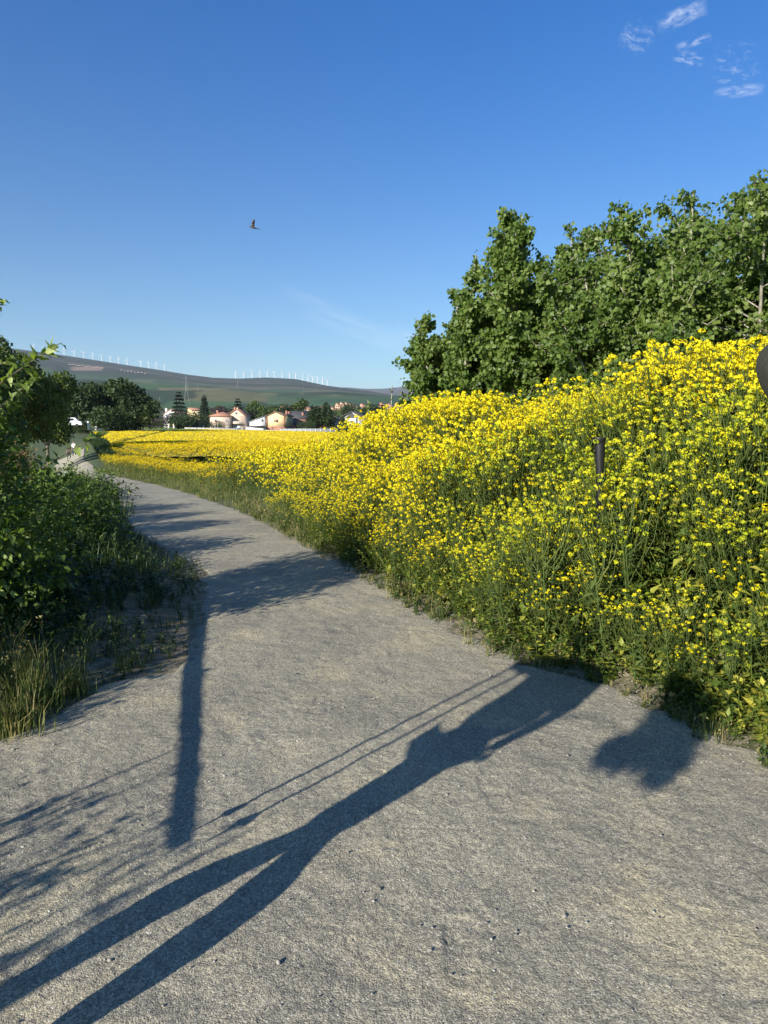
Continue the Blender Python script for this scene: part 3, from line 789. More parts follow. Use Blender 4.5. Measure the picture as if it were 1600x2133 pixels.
# ------------------------------------------------------------------ trees and shrubs
def make_poplar(name, label, loc, h, w, seed, nleaf, leaders=3, group=None, leafL=.075, z0=.05, dens_top=1.0, leaf=None):
    """young poplar: pale stem, steep leaders, leaves hanging along every twig"""
    rng = np.random.default_rng(seed)
    root = thing(name, label, 'tree', loc, 0, group)
    gt = Geo(); gb = Geo(); LP = []; LB = []
    def limb(p0, dirv, ln, r0, nseg=6, wob=.05, up=.25, n=5, geo=gb):
        pts = [np.array(p0)]; d = np.array(dirv) / np.linalg.norm(dirv)
        for k in range(nseg):
            d = d + rng.normal(0, wob, 3) + np.array([0, 0, up / nseg]); d /= np.linalg.norm(d)
            pts.append(pts[-1] + d * ln / nseg)
        pts = np.array(pts); g_tube(geo, pts, np.linspace(r0, r0 * .18, nseg + 1), n, 0, .5, cap=False)
        return pts
    trunk = limb([0, 0, -.15], [rng.normal(0, .03), rng.normal(0, .03), 1], h + .1, .016 * h, 10, .03, .1, 7, gt)
    stems = [(trunk, 1.0)]
    for k in range(leaders):
        i = rng.integers(1, 4); a = 6.28 * k / leaders + rng.normal(0, .5)
        hh = h * rng.uniform(.62, .97) * (1 - i / 14)
        dd = np.array([math.cos(a) * w / h * 1.0, math.sin(a) * w / h * 1.0, .9])
        stems.append((limb(trunk[i], dd, hh, .010 * h, 9, .04, .35), .8))
    tops = []
    for pts, imp in stems:
        nb = int(34 * imp * (h / 5))
        for k in range(nb):
            u = rng.uniform(.08, .99); q = u * (len(pts) - 1); i = int(q); p = pts[i] * (1 - q + i) + pts[min(i + 1, len(pts) - 1)] * (q - i)
            a = rng.uniform(0, 6.28); ln = w * (.60 * (1 - u ** 2.3) + .18) * rng.uniform(.6, 1.15)
            dd = np.array([math.cos(a), math.sin(a), rng.uniform(.25, .95)])
            br = limb(p, dd, ln, .0035 * h * (1.1 - u * .6), 4, .12, .35, 4)
            LP.append(br)
            for s_ in range(3):
                ii = rng.integers(1, 4); a2 = rng.uniform(0, 6.28)
                LP.append(limb(br[ii], np.array([math.cos(a2), math.sin(a2), rng.uniform(0, .8)]), ln * .42, .0018 * h, 3, .15, .2, 3))
        LP.append(pts[-4:])
    wts = np.array([np.linalg.norm(b[-1] - b[0]) + .05 for b in LP]); wts /= wts.sum()
    pick = rng.choice(len(LP), nleaf, p=wts)
    P = np.empty((nleaf, 3)); u = rng.random(nleaf) ** .75
    for k in range(nleaf):
        b_ = LP[pick[k]]; q = u[k] * (len(b_) - 1); i = min(int(q), len(b_) - 2); P[k] = b_[i] * (1 - q + i) + b_[i + 1] * (q - i)
    P += rng.normal(0, .045 * h / 5, (nleaf, 3))
    low = P[:, 2] > z0 * h * rng.uniform(.6, 1.3, nleaf)
    P = P[low]; n = len(P)
    D = rng.normal(0, 1, (n, 3)); D[:, 2] = -np.abs(D[:, 2]) * .9 - .3
    N = rng.normal(0, 1, (n, 3)) + np.array([-.3, -.3, .25])
    L = leafL * rng.uniform(.55, 1.25, n)
    # tone runs in clumps, as in a crown with young and old shoots
    cl = np.array([mnoise.noise(Vector(p * 1.6) + Vector((seed, 0, 0))) for p in P])
    gl = Geo(); g_leaves(gl, P, D, N, L, L * .92, 0, np.clip(rng.normal(.45, .25, n) + cl * .45, 0, 1), fold=.14, curl=.1)
    gt.build('trunk', BARK, root, smooth=True); gb.build('branches', BARK, root, smooth=True)
    gl.build('crown', leaf or POPLAR, root)
    return root
def drop(px, y, dz=0):
    x = col_at(px, y); return (x, y, gz(x, y) + dz)
def top_h(py, y, z):  # height needed so that a thing at depth y reaches image row py
    return float(PYZ(py, y)) - z
PG = 'young poplars standing in a row behind the flowering bank'
for (px, y, py, w, sd_, nl, ld, lb) in [
    (930, 14.5, 610, 1.2, 1, 18000, 4, 'low poplar at the left end of the row, its thin branches reaching towards the town'),
    (958, 14.0, 535, 1.25, 2, 23000, 4, 'slim poplar second from the left end of the row behind the bank'),
    (1058, 13.2, 450, 1.15, 3, 25000, 3, 'poplar with one tall narrow pointed top, third from the left end of the row'),
    (1185, 13.0, 468, 1.95, 4, 27000, 7, 'broad round topped poplar in the middle of the row'),
    (1318, 11.8, 440, 1.95, 5, 32000, 6, 'dense poplar with an uneven top, between the broad round one and the tall rounded peak'),
    (1440, 11.5, 385, 1.85, 6, 32000, 6, 'tall poplar with a rounded peak above the highest yellow flowers'),
    (1590, 11.2, 375, 2.0, 7, 30000, 6, 'tallest poplar, cut by the right edge of the photo'),
    (1260, 15.0, 480, 2.1, 8, 20000, 6, 'darker poplar behind the row, seen in the gap between two crowns'),
    (1115, 15.5, 520, 1.6, 10, 15000, 5, 'poplar half hidden behind the narrow pointed one'),
    (1395, 14.5, 440, 1.9, 11, 16000, 5, 'poplar standing behind the tall rounded peak'),
    (1520, 14.5, 420, 2.0, 9, 18000, 5, 'poplar behind the row with bare pale stems above the yellow flowers')]:
    x_, y_, z_ = drop(px, y)
    make_poplar('poplar_tree', lb, (x_, y_, z_), top_h(py, y, z_), w, sd_, nl, ld, PG, .082)
# beyond the right edge of the frame the row goes on
x_, y_, z_ = drop(1760, 10.8); make_poplar('poplar_tree', 'poplar just outside the right edge of the photo, end of the row', (x_, y_, z_), 5.4, 1.4, 17, 9000, 3, PG)
# thin poplar shoots left of the row
for (px, y, py, sd_, nl, lb) in [(818, 17.5, 797, 21, 330, 'thin poplar sapling with sparse leaves standing alone against the far hills'),
                                (783, 18.5, 828, 22, 300, 'small dark sapling left of the thin poplar sapling'),
                                (866, 15.8, 800, 23, 900, 'bushy poplar sapling at the foot of the leftmost poplar')]:
    x_, y_, z_ = drop(px, y)
    make_poplar('poplar_sapling', lb, (x_, y_, z_), top_h(py, y, z_), .42, sd_, nl, 1, 'poplar saplings on the bank', .07, .3)

def make_shrub(name, label, loc, lobes, seed, nleaf, leafL, mat, cat='shrub', group=None, asp=.5, stemr=.02, droop=.0, bark=None, shoots=()):
    """lobes: (x, y, z, rx, ry, rz) relative to loc; leaves sit on short twigs throughout, denser near the outside"""
    rng = np.random.default_rng(seed)
    root = thing(name, label, cat, loc, 0, group)
    gl = Geo(); gb = Geo(); lob = np.array(lobes, float)
    vol = (lob[:, 3] * lob[:, 4] * lob[:, 5]) ** (2 / 3); pr = vol / vol.sum()
    ntw = max(30, nleaf // 9)
    k = rng.choice(len(lob), ntw, p=pr)
    d = rsphere(rng, ntw); r = rng.uniform(.25, 1.0, ntw) ** .45
    rough = np.array([1 + .30 * mnoise.noise(Vector(dd) * 2.3 + Vector((seed + kk * 3, 0, 0))) for dd, kk in zip(d, k)])
    T = lob[k, :3] + d * lob[k, 3:] * (r * rough)[:, None]
    T[:, 2] = np.maximum(T[:, 2], .03)
    out = unit(d * 1.0 + rng.normal(0, .45, (ntw, 3)) + [0, 0, .35 - droop])
    tl = leafL * rng.uniform(2.0, 4.5, ntw)
    per = 9; u = np.linspace(0, 1, per)[None, :, None]
    P = (T[:, None] + out[:, None] * tl[:, None, None] * u).reshape(-1, 3)
    side = unit(rng.normal(size=(ntw * per, 3)))
    D = np.repeat(out, per, 0) * .6 + side + [0, 0, -droop]
    N = rng.normal(0, .6, (ntw * per, 3)) + [0, 0, .8]
    L = leafL * rng.uniform(.5, 1.15, ntw * per)
    cl = np.repeat(np.array([mnoise.noise(Vector(p * 1.7) + Vector((seed, 0, 0))) for p in T]), per)
    g_leaves(gl, P, D, N, L, L * asp, 0, np.clip(rng.normal(.42, .2, len(P)) + cl * .5, 0, 1), fold=.18, curl=.12)
    base = np.array([0, 0, -.05])
    sel = rng.choice(ntw, min(ntw, 70), replace=False)
    for s_ in sel:
        g_tube(gb, np.stack([base + rng.normal(0, .06, 3) * [1, 1, 0], (base + T[s_]) / 2 + rng.normal(0, .08, 3), T[s_]]), [stemr, stemr * .5, stemr * .15], 4, 0, .5, cap=False)
    for (p0, p1, n_, Ls) in shoots:      # long leafy shoots leaving the crown
        p0 = np.array(p0, float); p1 = np.array(p1, float); mid = (p0 + p1) / 2 + [0, 0, .06]
        tt = np.linspace(0, 1, 9)[:, None]; pts = (1 - tt) ** 2 * p0 + 2 * tt * (1 - tt) * mid + tt ** 2 * p1
        g_tube(gb, pts, np.linspace(.008, .003, 9), 5, 0, .5)
        q = np.sort(rng.random(n_)) ** .7; PP = (1 - q[:, None]) ** 2 * p0 + 2 * q[:, None] * (1 - q[:, None]) * mid + q[:, None] ** 2 * p1
        ax = unit(p1 - p0); DD = rsphere(rng, n_) + ax * .7; LL = Ls * rng.uniform(.6, 1.15, n_)
        g_leaves(gl, PP, DD, rng.normal(0, .5, (n_, 3)) + [0, 0, .8], LL, LL * asp, 0, np.clip(rng.normal(.75, .2, n_), 0, 1), fold=.2, curl=.25)
    gb.build('branches', bark or BARKD, root, smooth=True); gl.build('foliage', mat, root)
    return root
SG = 'shrubs lining the left side of the path'
def G0(x, y): return (x, y, gz(x, y))
# the near one, whose lit shoots rise against the sky at the left edge; it throws the shade across the path
make_shrub('leafy_shrub', 'near shrub with long pale leafy shoots rising against the sky at the left edge', G0(-3.12, 4.95),
           [(0, 0, .8, .62, .7, .8), (-.35, -.3, 1.25, .6, .7, .75), (.10, .35, .50, .60, .7, .5), (-.5, .2, 1.55, .5, .6, .5)], 31, 15000, .075, ELM, group=SG, asp=.48,
           shoots=[((-.1, .1, 1.3), (.86, .10, 1.98), 70, .095), ((-.1, .2, 1.4), (.46, .10, 2.28), 60, .095), ((0, .1, 1.0), (.66, .05, 1.66), 60, .085), ((-.2, .1, 1.5), (.52, .15, 1.88), 60, .085), ((-.3, 0, 1.5), (.35, -.1, 2.12), 60, .09), ((-.2, -.2, 1.2), (.42, -.3, 1.80), 60, .09),
                   ((.1, -.1, .9), (.50, -.1, 1.32), 50, .085), ((-.3, 0, 1.5), (.28, -.05, 2.40), 50, .09), ((.2, .2, .8), (1.14, .10, 1.36), 15, .12), ((.1, 0, 1.2), (.72, .1, 1.76), 50, .085)])
make_shrub('leafy_shrub', 'dark dense shrub behind the near one, in shade beside the path bend', G0(-4.7, 6.4),
           [(0, 0, .30, .8, .9, .35), (.25, -.4, .2, .8, .7, .3), (-.5, .2, .45, .7, .7, .4)], 32, 9000, .08, ELM, group=SG)
make_shrub('brown_shrub', 'rusty brown shrub with dry seed heads at the left edge before the yellow field', G0(-5.45, 9.9),
           [(0, 0, .60, .62, .6, .60), (-.35, .1, .85, .5, .5, .35), (.25, -.1, .5, .5, .5, .5)], 33, 12000, .05, BROWNL, group=SG, asp=.6)
make_shrub('leafy_shrub', 'low dark green shrub below the rusty brown one', G0(-4.15, 8.3),
           [(0, 0, .32, .75, .8, .42), (.3, .3, .2, .6, .6, .3)], 34, 6000, .07, ELM, group=SG)
make_shrub('leafy_shrub', 'bright green shrub right of the rusty brown one, touching the field', G0(-6.35, 11.6),
           [(0, 0, .75, .45, .5, .45), (.35, .2, .45, .5, .5, .35)], 35, 4000, .07, ELM, group=SG)
make_shrub('leafy_shrub', 'low shaded shrub farthest along the left path edge, beside the small grey stone', G0(-6.7, 14.0),
           [(0, 0, .30, .9, 1.0, .38), (.5, 1.0, .2, .7, .8, .3)], 36, 5000, .08, ELM, group=SG)
make_shrub('leafy_shrub', 'tall dark shrub closing the left edge of the photo beyond the near shrub', G0(-5.7, 7.7),
           [(0, 0, .5, .8, .8, .5), (-.5, .2, .7, .7, .7, .4)], 37, 8000, .08, ELM, group=SG)
# shrubs outside the frame on the left, they shade the verge and throw twig shadows on the gravel
make_shrub('leafy_shrub', 'low shrub standing just outside the left edge beside the grass tufts', G0(-3.6, 2.75),
           [(0, 0, .35, .7, .6, .40), (-.3, .2, .5, .6, .6, .4)], 38, 6000, .08, ELM, group=SG)
make_shrub('leafy_shrub', 'round shrub outside the left edge behind the low one', G0(-4.5, 3.7),
           [(-.5, 0, .6, .8, .7, .6), (-.7, .2, .8, .7, .6, .5)], 39, 7000, .08, ELM, group=SG)
# airy tree on the left, outside the frame: its outer twigs throw the thin streaks of shade on the lower left gravel
for k, (x_, y_, h_) in enumerate([(-2.72, 1.20, 1.18), (-3.1, .60, 1.30), (-2.6, .15, 1.35)]):
    make_poplar('twiggy_bush', ['bare twiggy bush outside the left edge nearest the grass tufts', 'middle one of three twiggy bushes outside the left edge', 'twiggy bush outside the left edge nearest the photographer'][k], G0(x_, y_), h_, .85, 41 + k, 560, 7, 'twiggy bushes outside the left edge', .035, .1)

# grass clumps with thin seed stalks at the lower left
g1 = [tpl_grass(801 + i, 60, .24, .08, .0032, False) for i in range(3)]; g2 = [tpl_grass(811 + i, 22, .42, .06, .0018, True) for i in range(3)]
for k, (px, py, sc_, lb) in enumerate([(30, 1525, 1.0, 'pale grass tuft spilling onto the gravel at the left edge'), (75, 1470, 1.15, 'tall grass tuft with seed stalks behind the leftmost tuft'),
                                     (10, 1440, 1.25, 'grass tuft against the dark shrub at the very left'), (150, 1450, .8, 'smaller grass tuft right of the seed stalks at the path edge')]):
    p = at(px, py); g = Geo(); rg = np.random.default_rng(820 + k)
    scatter(g, g1 + g2, np.stack([rg.normal(0, .025, 9), rg.normal(0, .025, 9), np.zeros(9)], 1), rg.uniform(0, 6.28, 9), np.full(9, sc_) * rg.uniform(.7, 1.05, 9), None, rg)
    o_ = g.build('grass_tuft', GRASS); o_.location = p; tag(o_, lb, 'grass tuft', 'grass tufts at the lower left path edge')
# single rape plants standing at the foot of the bank
for k, (px, py, h_, lb) in enumerate([(1325, 1440, .62, 'single small rape plant at the gravel edge just above the dark shadow blot'),
                                     (905, 1262, .62, 'rape plant leaning out of the bank at the narrowest part of the grass verge'),
                                     (1035, 1330, .70, 'leafy rape plant at the foot of the bank beside the pale stones'),
                                     (1430, 1475, .55, 'short leafy rape plant between the dark shadow blot and the bank'),
                                     (960, 1285, .66, 'rape plant with many open flower heads at the foot of the bank')]):
    p = at(px, py); tp = tpl_rape(900 + k, 0, 8, True, 16); g = Geo(); rg = np.random.default_rng(k)
    scatter(g, [tp], np.zeros((1, 3)), np.array([k * 1.3]), np.array([h_]), np.array([[-.15, -.1]]), rg)
    # split the flowers off as a part
    root = thing('rape_plant', lb, 'flower plant', p, 0, 'rape plants at the foot of the bank')
    def sub(nm, quads, tris, mat_):
        gg = Geo(); gg.v = g.v; gg.n = g.n
        if len(quads[0]): gg.f4.append((quads[0], np.zeros(len(quads[0]), int), quads[1]))
        if tris is not None and len(tris[0]): gg.f3.append((tris[0], np.zeros(len(tris[0]), int), tris[1]))
        ob = gg.build(nm, mat_, root)
        bm = bmesh.new(); bm.from_mesh(ob.data); bmesh.ops.delete(bm, geom=[v_ for v_ in bm.verts if not v_.link_faces], context='VERTS'); bm.to_mesh(ob.data); bm.free()
    f4, m4, r4 = [np.concatenate([b_[i] for b_ in g.f4]) for i in range(3)]
    f3, m3, r3 = [np.concatenate([b_[i] for b_ in g.f3]) for i in range(3)]
    pk = np.where((m4 == 0) | (m4 == 3))[0]
    for q in range(0, len(pk), 19): sub('flower_head', (f4[pk[q:q + 19]], r4[pk[q:q + 19]]), None, PETAL)
    sub('stem', (f4[m4 == 1], r4[m4 == 1]), (f3[m3 == 1], r3[m3 == 1]), STEM)
    sub('leaves', (f4[m4 == 2], r4[m4 == 2]), (f3[m3 == 2], r3[m3 == 2]), RLEAF)

# ------------------------------------------------------------------ middle distance trees (own crowns, copied with their own size)
def far_tree_mesh(kind, seed, nleaf, L, mats):
    """unit tree, 1 m high; returns (trunk mesh, crown mesh)"""
    rng = np.random.default_rng(seed); gt = Geo(); gc = Geo()
    if kind == 'round':
        lob = []
        for k in range(13):
            a = k * 2.4; r = .26 * math.sqrt(k / 13); z = rng.uniform(.32, .82)
            q = .62 + .45 * math.sin(math.pi * min(1, (z - .15) / .8))
            lob.append([math.cos(a) * r * q, math.sin(a) * r * q, z, rng.uniform(.10, .17), rng.uniform(.10, .17), rng.uniform(.10, .17)])
        lob = np.array(lob)
    elif kind == 'tall':
        lob = np.array([[rng.normal(0, .06), rng.normal(0, .06), z, .13 * (1.15 - abs(z - .5)), .13 * (1.15 - abs(z - .5)), .13] for z in np.linspace(.2, .9, 12)])
    elif kind == 'cypress':
        lob = np.array([[0, 0, z, .10 * (1.05 - z) + .02, .10 * (1.05 - z) + .02, .08] for z in np.linspace(.08, .94, 14)])
    elif kind == 'bush':
        lob = np.array([[rng.normal(0, .3), rng.normal(0, .3), rng.uniform(.25, .6), .32, .32, .3] for k in range(9)])
    if kind == 'conifer':
        n = nleaf; z = rng.random(n) ** 1.3 * .9 + .08; tier = np.round(z * 11) / 11
        rr = (1.02 - z) * .30 * (0.75 + .5 * rng.random(n)); a = rng.uniform(0, 6.28, n); u = rng.random(n) ** .5
        P = np.stack([np.cos(a) * rr * u, np.sin(a) * rr * u, z * .35 + tier * .65 - rr * u * .28], 1)
        D = np.stack([np.cos(a), np.sin(a), rng.uniform(-.7, .15, n)], 1)
        g_cards(gc, P, D, rsphere(rng, n) + [0, 0, 1], L * 1.3, L * .6, 0, np.clip(rng.normal(.5, .25, n), 0, 1))
    else:
        w = (lob[:, 3] * lob[:, 4] * lob[:, 5]) ** (2 / 3); k = rng.choice(len(lob), nleaf, p=w / w.sum())
        d = rsphere(rng, nleaf); r = rng.uniform(.3, 1.08, nleaf) ** .4
        r *= np.array([1 + .28 * mnoise.noise(Vector(dd) * 2.5 + Vector((kk * 5.0, seed, 0))) for dd, kk in zip(d, k)])
        P = lob[k, :3] + d * lob[k, 3:] * r[:, None]; P[:, 2] = np.maximum(P[:, 2], .02)
        sz = L * rng.uniform(.5, 1.3, nleaf)
        g_cards(gc, P, rsphere(rng, nleaf) + d * .5, rsphere(rng, nleaf) + [0, 0, .6], sz, sz * .8, 0, np.clip(rng.normal(.5, .22, nleaf) + .35 * (k % 5 - 2) / 3, 0, 1))
    hgt = {'round': .62, 'tall': .8, 'cypress': .8, 'bush': .5, 'conifer': .97}[kind]
    zz = np.linspace(-.03, hgt, 6); g_tube(gt, np.stack([.012 * np.sin(zz * 5 + seed), .01 * np.cos(zz * 4), zz], 1), np.linspace(.022, .004, 6), 6, 0)
    if kind in ('round', 'tall', 'bush'):
        for l in lob[:9]:
            z1 = min(hgt, l[2] * .55); g_tube(gt, np.stack([[0, 0, z1], (np.array([0, 0, z1]) + l[:3]) / 2 + [0, 0, .02], l[:3]]), [.009, .006, .002], 4, 0, cap=False)
    return gt.build('trunk', BARKD, me_only=True, smooth=True), gc.build('crown', mats, me_only=True)
_FT = {}
def far_tree(name, label, kind, px, y, py_top, wscale, mat, cat='tree', group=None, seed=0, nleaf=2600, L=.05, z=None, rz=None):
    key = (kind, mat.name, seed % 3, nleaf)
    if key not in _FT: _FT[key] = far_tree_mesh(kind, 50 + seed % 3 * 7 + len(kind), nleaf, L, [mat])
    tm, cm = _FT[key]
    x = col_at(px, y); z = gz(x, y) if z is None else z
    h = float(PYZ(py_top, y)) - z
    root = thing(name, label, cat, (x, y, z), rz if rz is not None else (seed * 1.7) % 6.28, group, (h * wscale, h * wscale, h))
    for nm, me in (('trunk', tm), ('crown', cm)):
        o = bpy.data.objects.new(nm, me); COL.objects.link(o); o.parent = root
    return root
g_ = 'large dark trees at the far left corner of the field'
far_tree('field_tree', 'tall dark tree at the left of the large group beyond the field', 'round', 188, 160, 778, 1.15, FARLEAF, group=g_, seed=0, nleaf=5200, L=.045)
far_tree('field_tree', 'second dark tree of the large group, its crown merging with the leftmost', 'round', 222, 163, 786, 1.0, FARLEAF, group=g_, seed=1, nleaf=5200, L=.045)
far_tree('field_tree', 'broad tree at the right end of the large dark group', 'round', 266, 158, 784, 1.15, FARLEAF, group=g_, seed=2, nleaf=5200, L=.045)
far_tree('field_tree', 'lower tree on the right flank of the large dark group', 'round', 292, 156, 806, 1.1, FARLEAF, group=g_, seed=3, nleaf=5200, L=.045)
far_tree('field_tree', 'lower rounded tree in front of the large dark group', 'bush', 240, 152, 842, 1.25, FARLEAF, group=g_, seed=4, nleaf=2600, L=.09)
far_tree('conifer_tree', 'dark spreading conifer left of the large dark group, beside the bare pole', 'conifer', 148, 165, 822, 1.5, CONIF, seed=1, nleaf=5200, L=.06)
far_tree('field_tree', 'dark bush at the foot of the spreading conifer', 'bush', 178, 158, 866, 1.2, FARLEAF, seed=5)
far_tree('roadside_tree', 'full leafy tree standing behind the near shrub at the left edge', 'round', 44, 58, 690, .85, MIDLEAF, group='leafy trees at the left edge', seed=6, nleaf=15000, L=.028)
far_tree('roadside_tree', 'lower leafy tree right of the full one, above the rusty shrub', 'round', 96, 64, 752, .85, MIDLEAF, group='leafy trees at the left edge', seed=7, nleaf=15000, L=.028)
far_tree('roadside_tree', 'leafy tree cut by the left edge of the photo', 'round', -24, 52, 672, .75, MIDLEAF, group='leafy trees at the left edge', seed=8, nleaf=15000, L=.028)
# trees among the houses
TG = 'garden trees among the houses beyond the field'
for (nm, lb, kind, px, y, py, ws, mt, cat, sd_) in [
    ('conifer_tree', 'tall dark pointed conifer above the white house at the left', 'conifer', 375, 330, 816, 1.15, CONIF, 'tree', 2),
    ('garden_tree', 'round yellow green bush below the pointed conifer', 'bush', 376, 292, 862, 1.25, FARLEAF, 'tree', 1),
    ('garden_tree', 'wide dark tree between the pointed conifer and the pink house', 'bush', 412, 300, 848, 1.3, FARLEAF, 'tree', 2),
    ('garden_tree', 'small bush in front of the pink house wall', 'bush', 452, 288, 872, .9, FARLEAF, 'tree', 6),
    ('cypress_tree', 'narrow dark cypress behind the pink house, left', 'cypress', 427, 380, 825, 1.3, CONIF, 'tree', 1),
    ('purple_tree', 'bare purple tinted tree left of the white house', 'bush', 340, 320, 848, 1.3, PLUM, 'tree', 1),
    ('purple_tree', 'greyish purple bush beside the large dark group', 'bush', 318, 300, 862, 1.2, PLUM, 'tree', 2),
    ('purple_tree', 'purple leaved tree behind the roof of the pink house', 'round', 463, 400, 838, 1.2, PLUM, 'tree', 3),
    ('conifer_tree', 'dark conifer pair just right of the pink house roof', 'conifer', 497, 390, 830, 1.1, CONIF, 'tree', 3),
    ('garden_tree', 'green tree right of the pink house', 'round', 520, 330, 846, 1.2, FARLEAF, 'tree', 4),
    ('garden_tree', 'light green tree above the white slanted roof', 'round', 540, 380, 832, 1.1, FARLITE, 'tree', 5),
    ('garden_tree', 'light green tree behind the yellow house', 'round', 566, 400, 836, 1.1, FARLITE, 'tree', 6),
    ('garden_tree', 'darker green tree behind the yellow house roof', 'round', 598, 400, 838, 1.1, FARLEAF, 'tree', 7),
    ('garden_tree', 'tall pale green tree between the brick house and the town', 'tall', 625, 400, 832, 1.6, FARLITE, 'tree', 1),
    ('cypress_tree', 'slim dark cypress right of the brick house', 'cypress', 651, 310, 846, 1.5, CONIF, 'tree', 2),
    ('garden_tree', 'tall tree mass right of the brick house', 'tall', 662, 300, 848, 2.0, FARLEAF, 'tree', 2),
    ('garden_tree', 'green tree at the right of the tall tree mass', 'round', 682, 300, 852, 1.1, FARLEAF, 'tree', 8),
    ('garden_tree', 'low bush under the tall tree mass by the grey wall', 'bush', 640, 290, 872, 1.2, FARLEAF, 'tree', 9),
    ('cypress_tree', 'broad clipped cypress beside the white chalet', 'cypress', 715, 285, 866, 2.4, FARLITE, 'tree', 3),
    ('garden_tree', 'small bush in front of the white chalet', 'bush', 735, 283, 876, 1.2, FARLEAF, 'tree', 10),
    ('garden_tree', 'green tree in front of the salmon apartment blocks', 'round', 724, 600, 838, 1.1, FARLEAF, 'tree', 11),
    ('garden_tree', 'green tree right of the salmon apartment blocks', 'round', 748, 620, 840, 1.1, FARLITE, 'tree', 12),
    ('garden_tree', 'dark tree left of the small poplar sapling, before the town', 'round', 778, 500, 836, 1.1, FARLEAF, 'tree', 13)]:
    far_tree(nm, lb, kind, px, y, py, ws, mt, cat, TG, sd_)
rg = np.random.default_rng(77)
_bc = {}
NT_ = ['first', 'second', 'third', 'fourth', 'fifth', 'sixth', 'seventh', 'eighth', 'ninth', 'tenth', 'eleventh', 'twelfth', 'thirteenth', 'fourteenth', 'fifteenth', 'sixteenth', 'seventeenth', 'eighteenth', 'nineteenth', 'twentieth', 'twenty-first', 'twenty-second', 'twenty-third']
def belt(px, low=''):
    w = 'behind the pink house' if px < 520 else 'behind the white slanted roof' if px < 556 else 'behind the yellow house' if px < 612 else 'behind the brick house' if px < 660 else 'left of the salmon blocks' if px < 700 else 'among the salmon blocks' if px < 800 else 'behind the poplar shoots' if px < 900 else 'beyond the poplar row'
    _bc[low + w] = _bc.get(low + w, -1) + 1
    return 'small distant ' + low + 'tree ' + w + ', ' + NT_[_bc[low + w]] + ' from the left'
for k in range(34):   # the belt of trees behind the first row of houses
    px = 395 + k * 12.4 + rg.normal(0, 3)
    px = 395 + k * 12.4 + (k % 3) * 2
    far_tree('distant_tree', belt(px), ['round', 'bush', 'tall'][k % 3], px, 520 + rg.uniform(-60, 160), 846 + rg.normal(0, 3) + (4 if px > 690 else 0), 1.25, FARLITE if rg.random() < .4 else FARLEAF, 'tree', 'small trees in the belt behind the houses', k)
for k in range(22):
    px = 690 + k * 34 + (k % 3) * 5
    far_tree('distant_tree', belt(px, 'lower '), ['round', 'bush'][k % 2], px, 480 + rg.uniform(-60, 60), 858 + rg.normal(0, 3), 1.25, FARLEAF, 'tree', 'small trees in the belt behind the houses', k)

# ------------------------------------------------------------------ buildings
GLASS = plain('window_dark', (0.03, 0.035, 0.045), .2, .1)
def wallm(name, c, v=.08): return plain(name, c, .85, v, 1.2)
W_PINK = wallm('wall_pink', (.62, .47, .36)); W_YEL = wallm('wall_yellow', (.70, .55, .30)); W_WHITE = wallm('wall_white', (.66, .66, .64)); W_VIL = wallm('wall_village', (.45, .38, .32))
W_BRICK = wallm('wall_brick', (.36, .17, .11), .2); W_DBRICK = wallm('wall_dark_brick', (.26, .14, .10), .2); W_GREY = wallm('wall_grey', (.30, .31, .30)); W_DULL = wallm('wall_dull_white', (.42, .41, .38), .2); W_TAN = wallm('wall_tan', (.52, .40, .29))
R_TILE = plain('roof_tile', (.34, .17, .11), .85, .25, 3); R_BROWN = plain('roof_brown', (.20, .12, .085), .85, .25, 3); R_DARK = plain('roof_dark', (.06, .06, .065), .8, .25, 3)
TRIM = plain('trim_pale', (.60, .52, .42), .8); METAL = plain('metal_grey', (.42, .43, .44), .5, .1, 3, metal=.3); WHITEP = plain('paint_white', (.78, .79, .80), .45, .05)

def bpart(name, mat, parent, fn, smooth=False):
    g = Geo(); fn(g); return g.build(name, mat, parent, smooth)
def roof_gable(g, w, d, z, hr, ov=.45, th=.18, axis='x', cx=0, cy=0):
    """ridge along axis; closed solid with eaves"""
    W2, D2 = w / 2 + ov, d / 2 + ov
    if axis == 'x': prof = [(-D2, 0), (0, hr), (D2, 0)]; L = W2
    else: prof = [(-W2, 0), (0, hr), (W2, 0)]; L = D2
    v = []
    for sgn in (-1, 1):
        for (a, h) in prof: v.append((sgn * L, a, z + h) if axis == 'x' else (a, sgn * L, z + h))
        for (a, h) in prof: v.append((sgn * L, a, z + h + th) if axis == 'x' else (a, sgn * L, z + h + th))
    v = np.array(v) + [cx, cy, 0]
    f = []
    for a, b_ in ((0, 1), (1, 2)):
        f += [[a, b_, 6 + b_, 6 + a], [3 + a, 9 + a, 9 + b_, 3 + b_], [a, 3 + a, 3 + b_, b_], [6 + a, 6 + b_, 9 + b_, 9 + a]]
    f += [[0, 6, 9, 3], [2, 5, 11, 8]]
    g.add(v, np.array(f))
def roof_hip(g, w, d, z, hr, ov=.45, cx=0, cy=0):
    W2, D2 = w / 2 + ov, d / 2 + ov; k = max(0.1, (W2 - D2)) if W2 > D2 else .1
    v = np.array([(-W2, -D2, z), (W2, -D2, z), (W2, D2, z), (-W2, D2, z), (-k, 0, z + hr), (k, 0, z + hr),
                  (-W2, -D2, z - .15), (W2, -D2, z - .15), (W2, D2, z - .15), (-W2, D2, z - .15)]) + [cx, cy, 0]
    g.add(v, [[0, 1, 5, 4], [2, 3, 4, 5], [6, 9, 8, 7], [0, 6, 7, 1], [1, 7, 8, 2], [2, 8, 9, 3], [3, 9, 6, 0]]); g.add(v, [[1, 2, 5], [3, 0, 4]])
def wall_box(g, w, d, h, cx=0, cy=0, z0=-.8):
    g_box(g, (cx, cy, (h + z0) / 2), (w, d, h - z0))
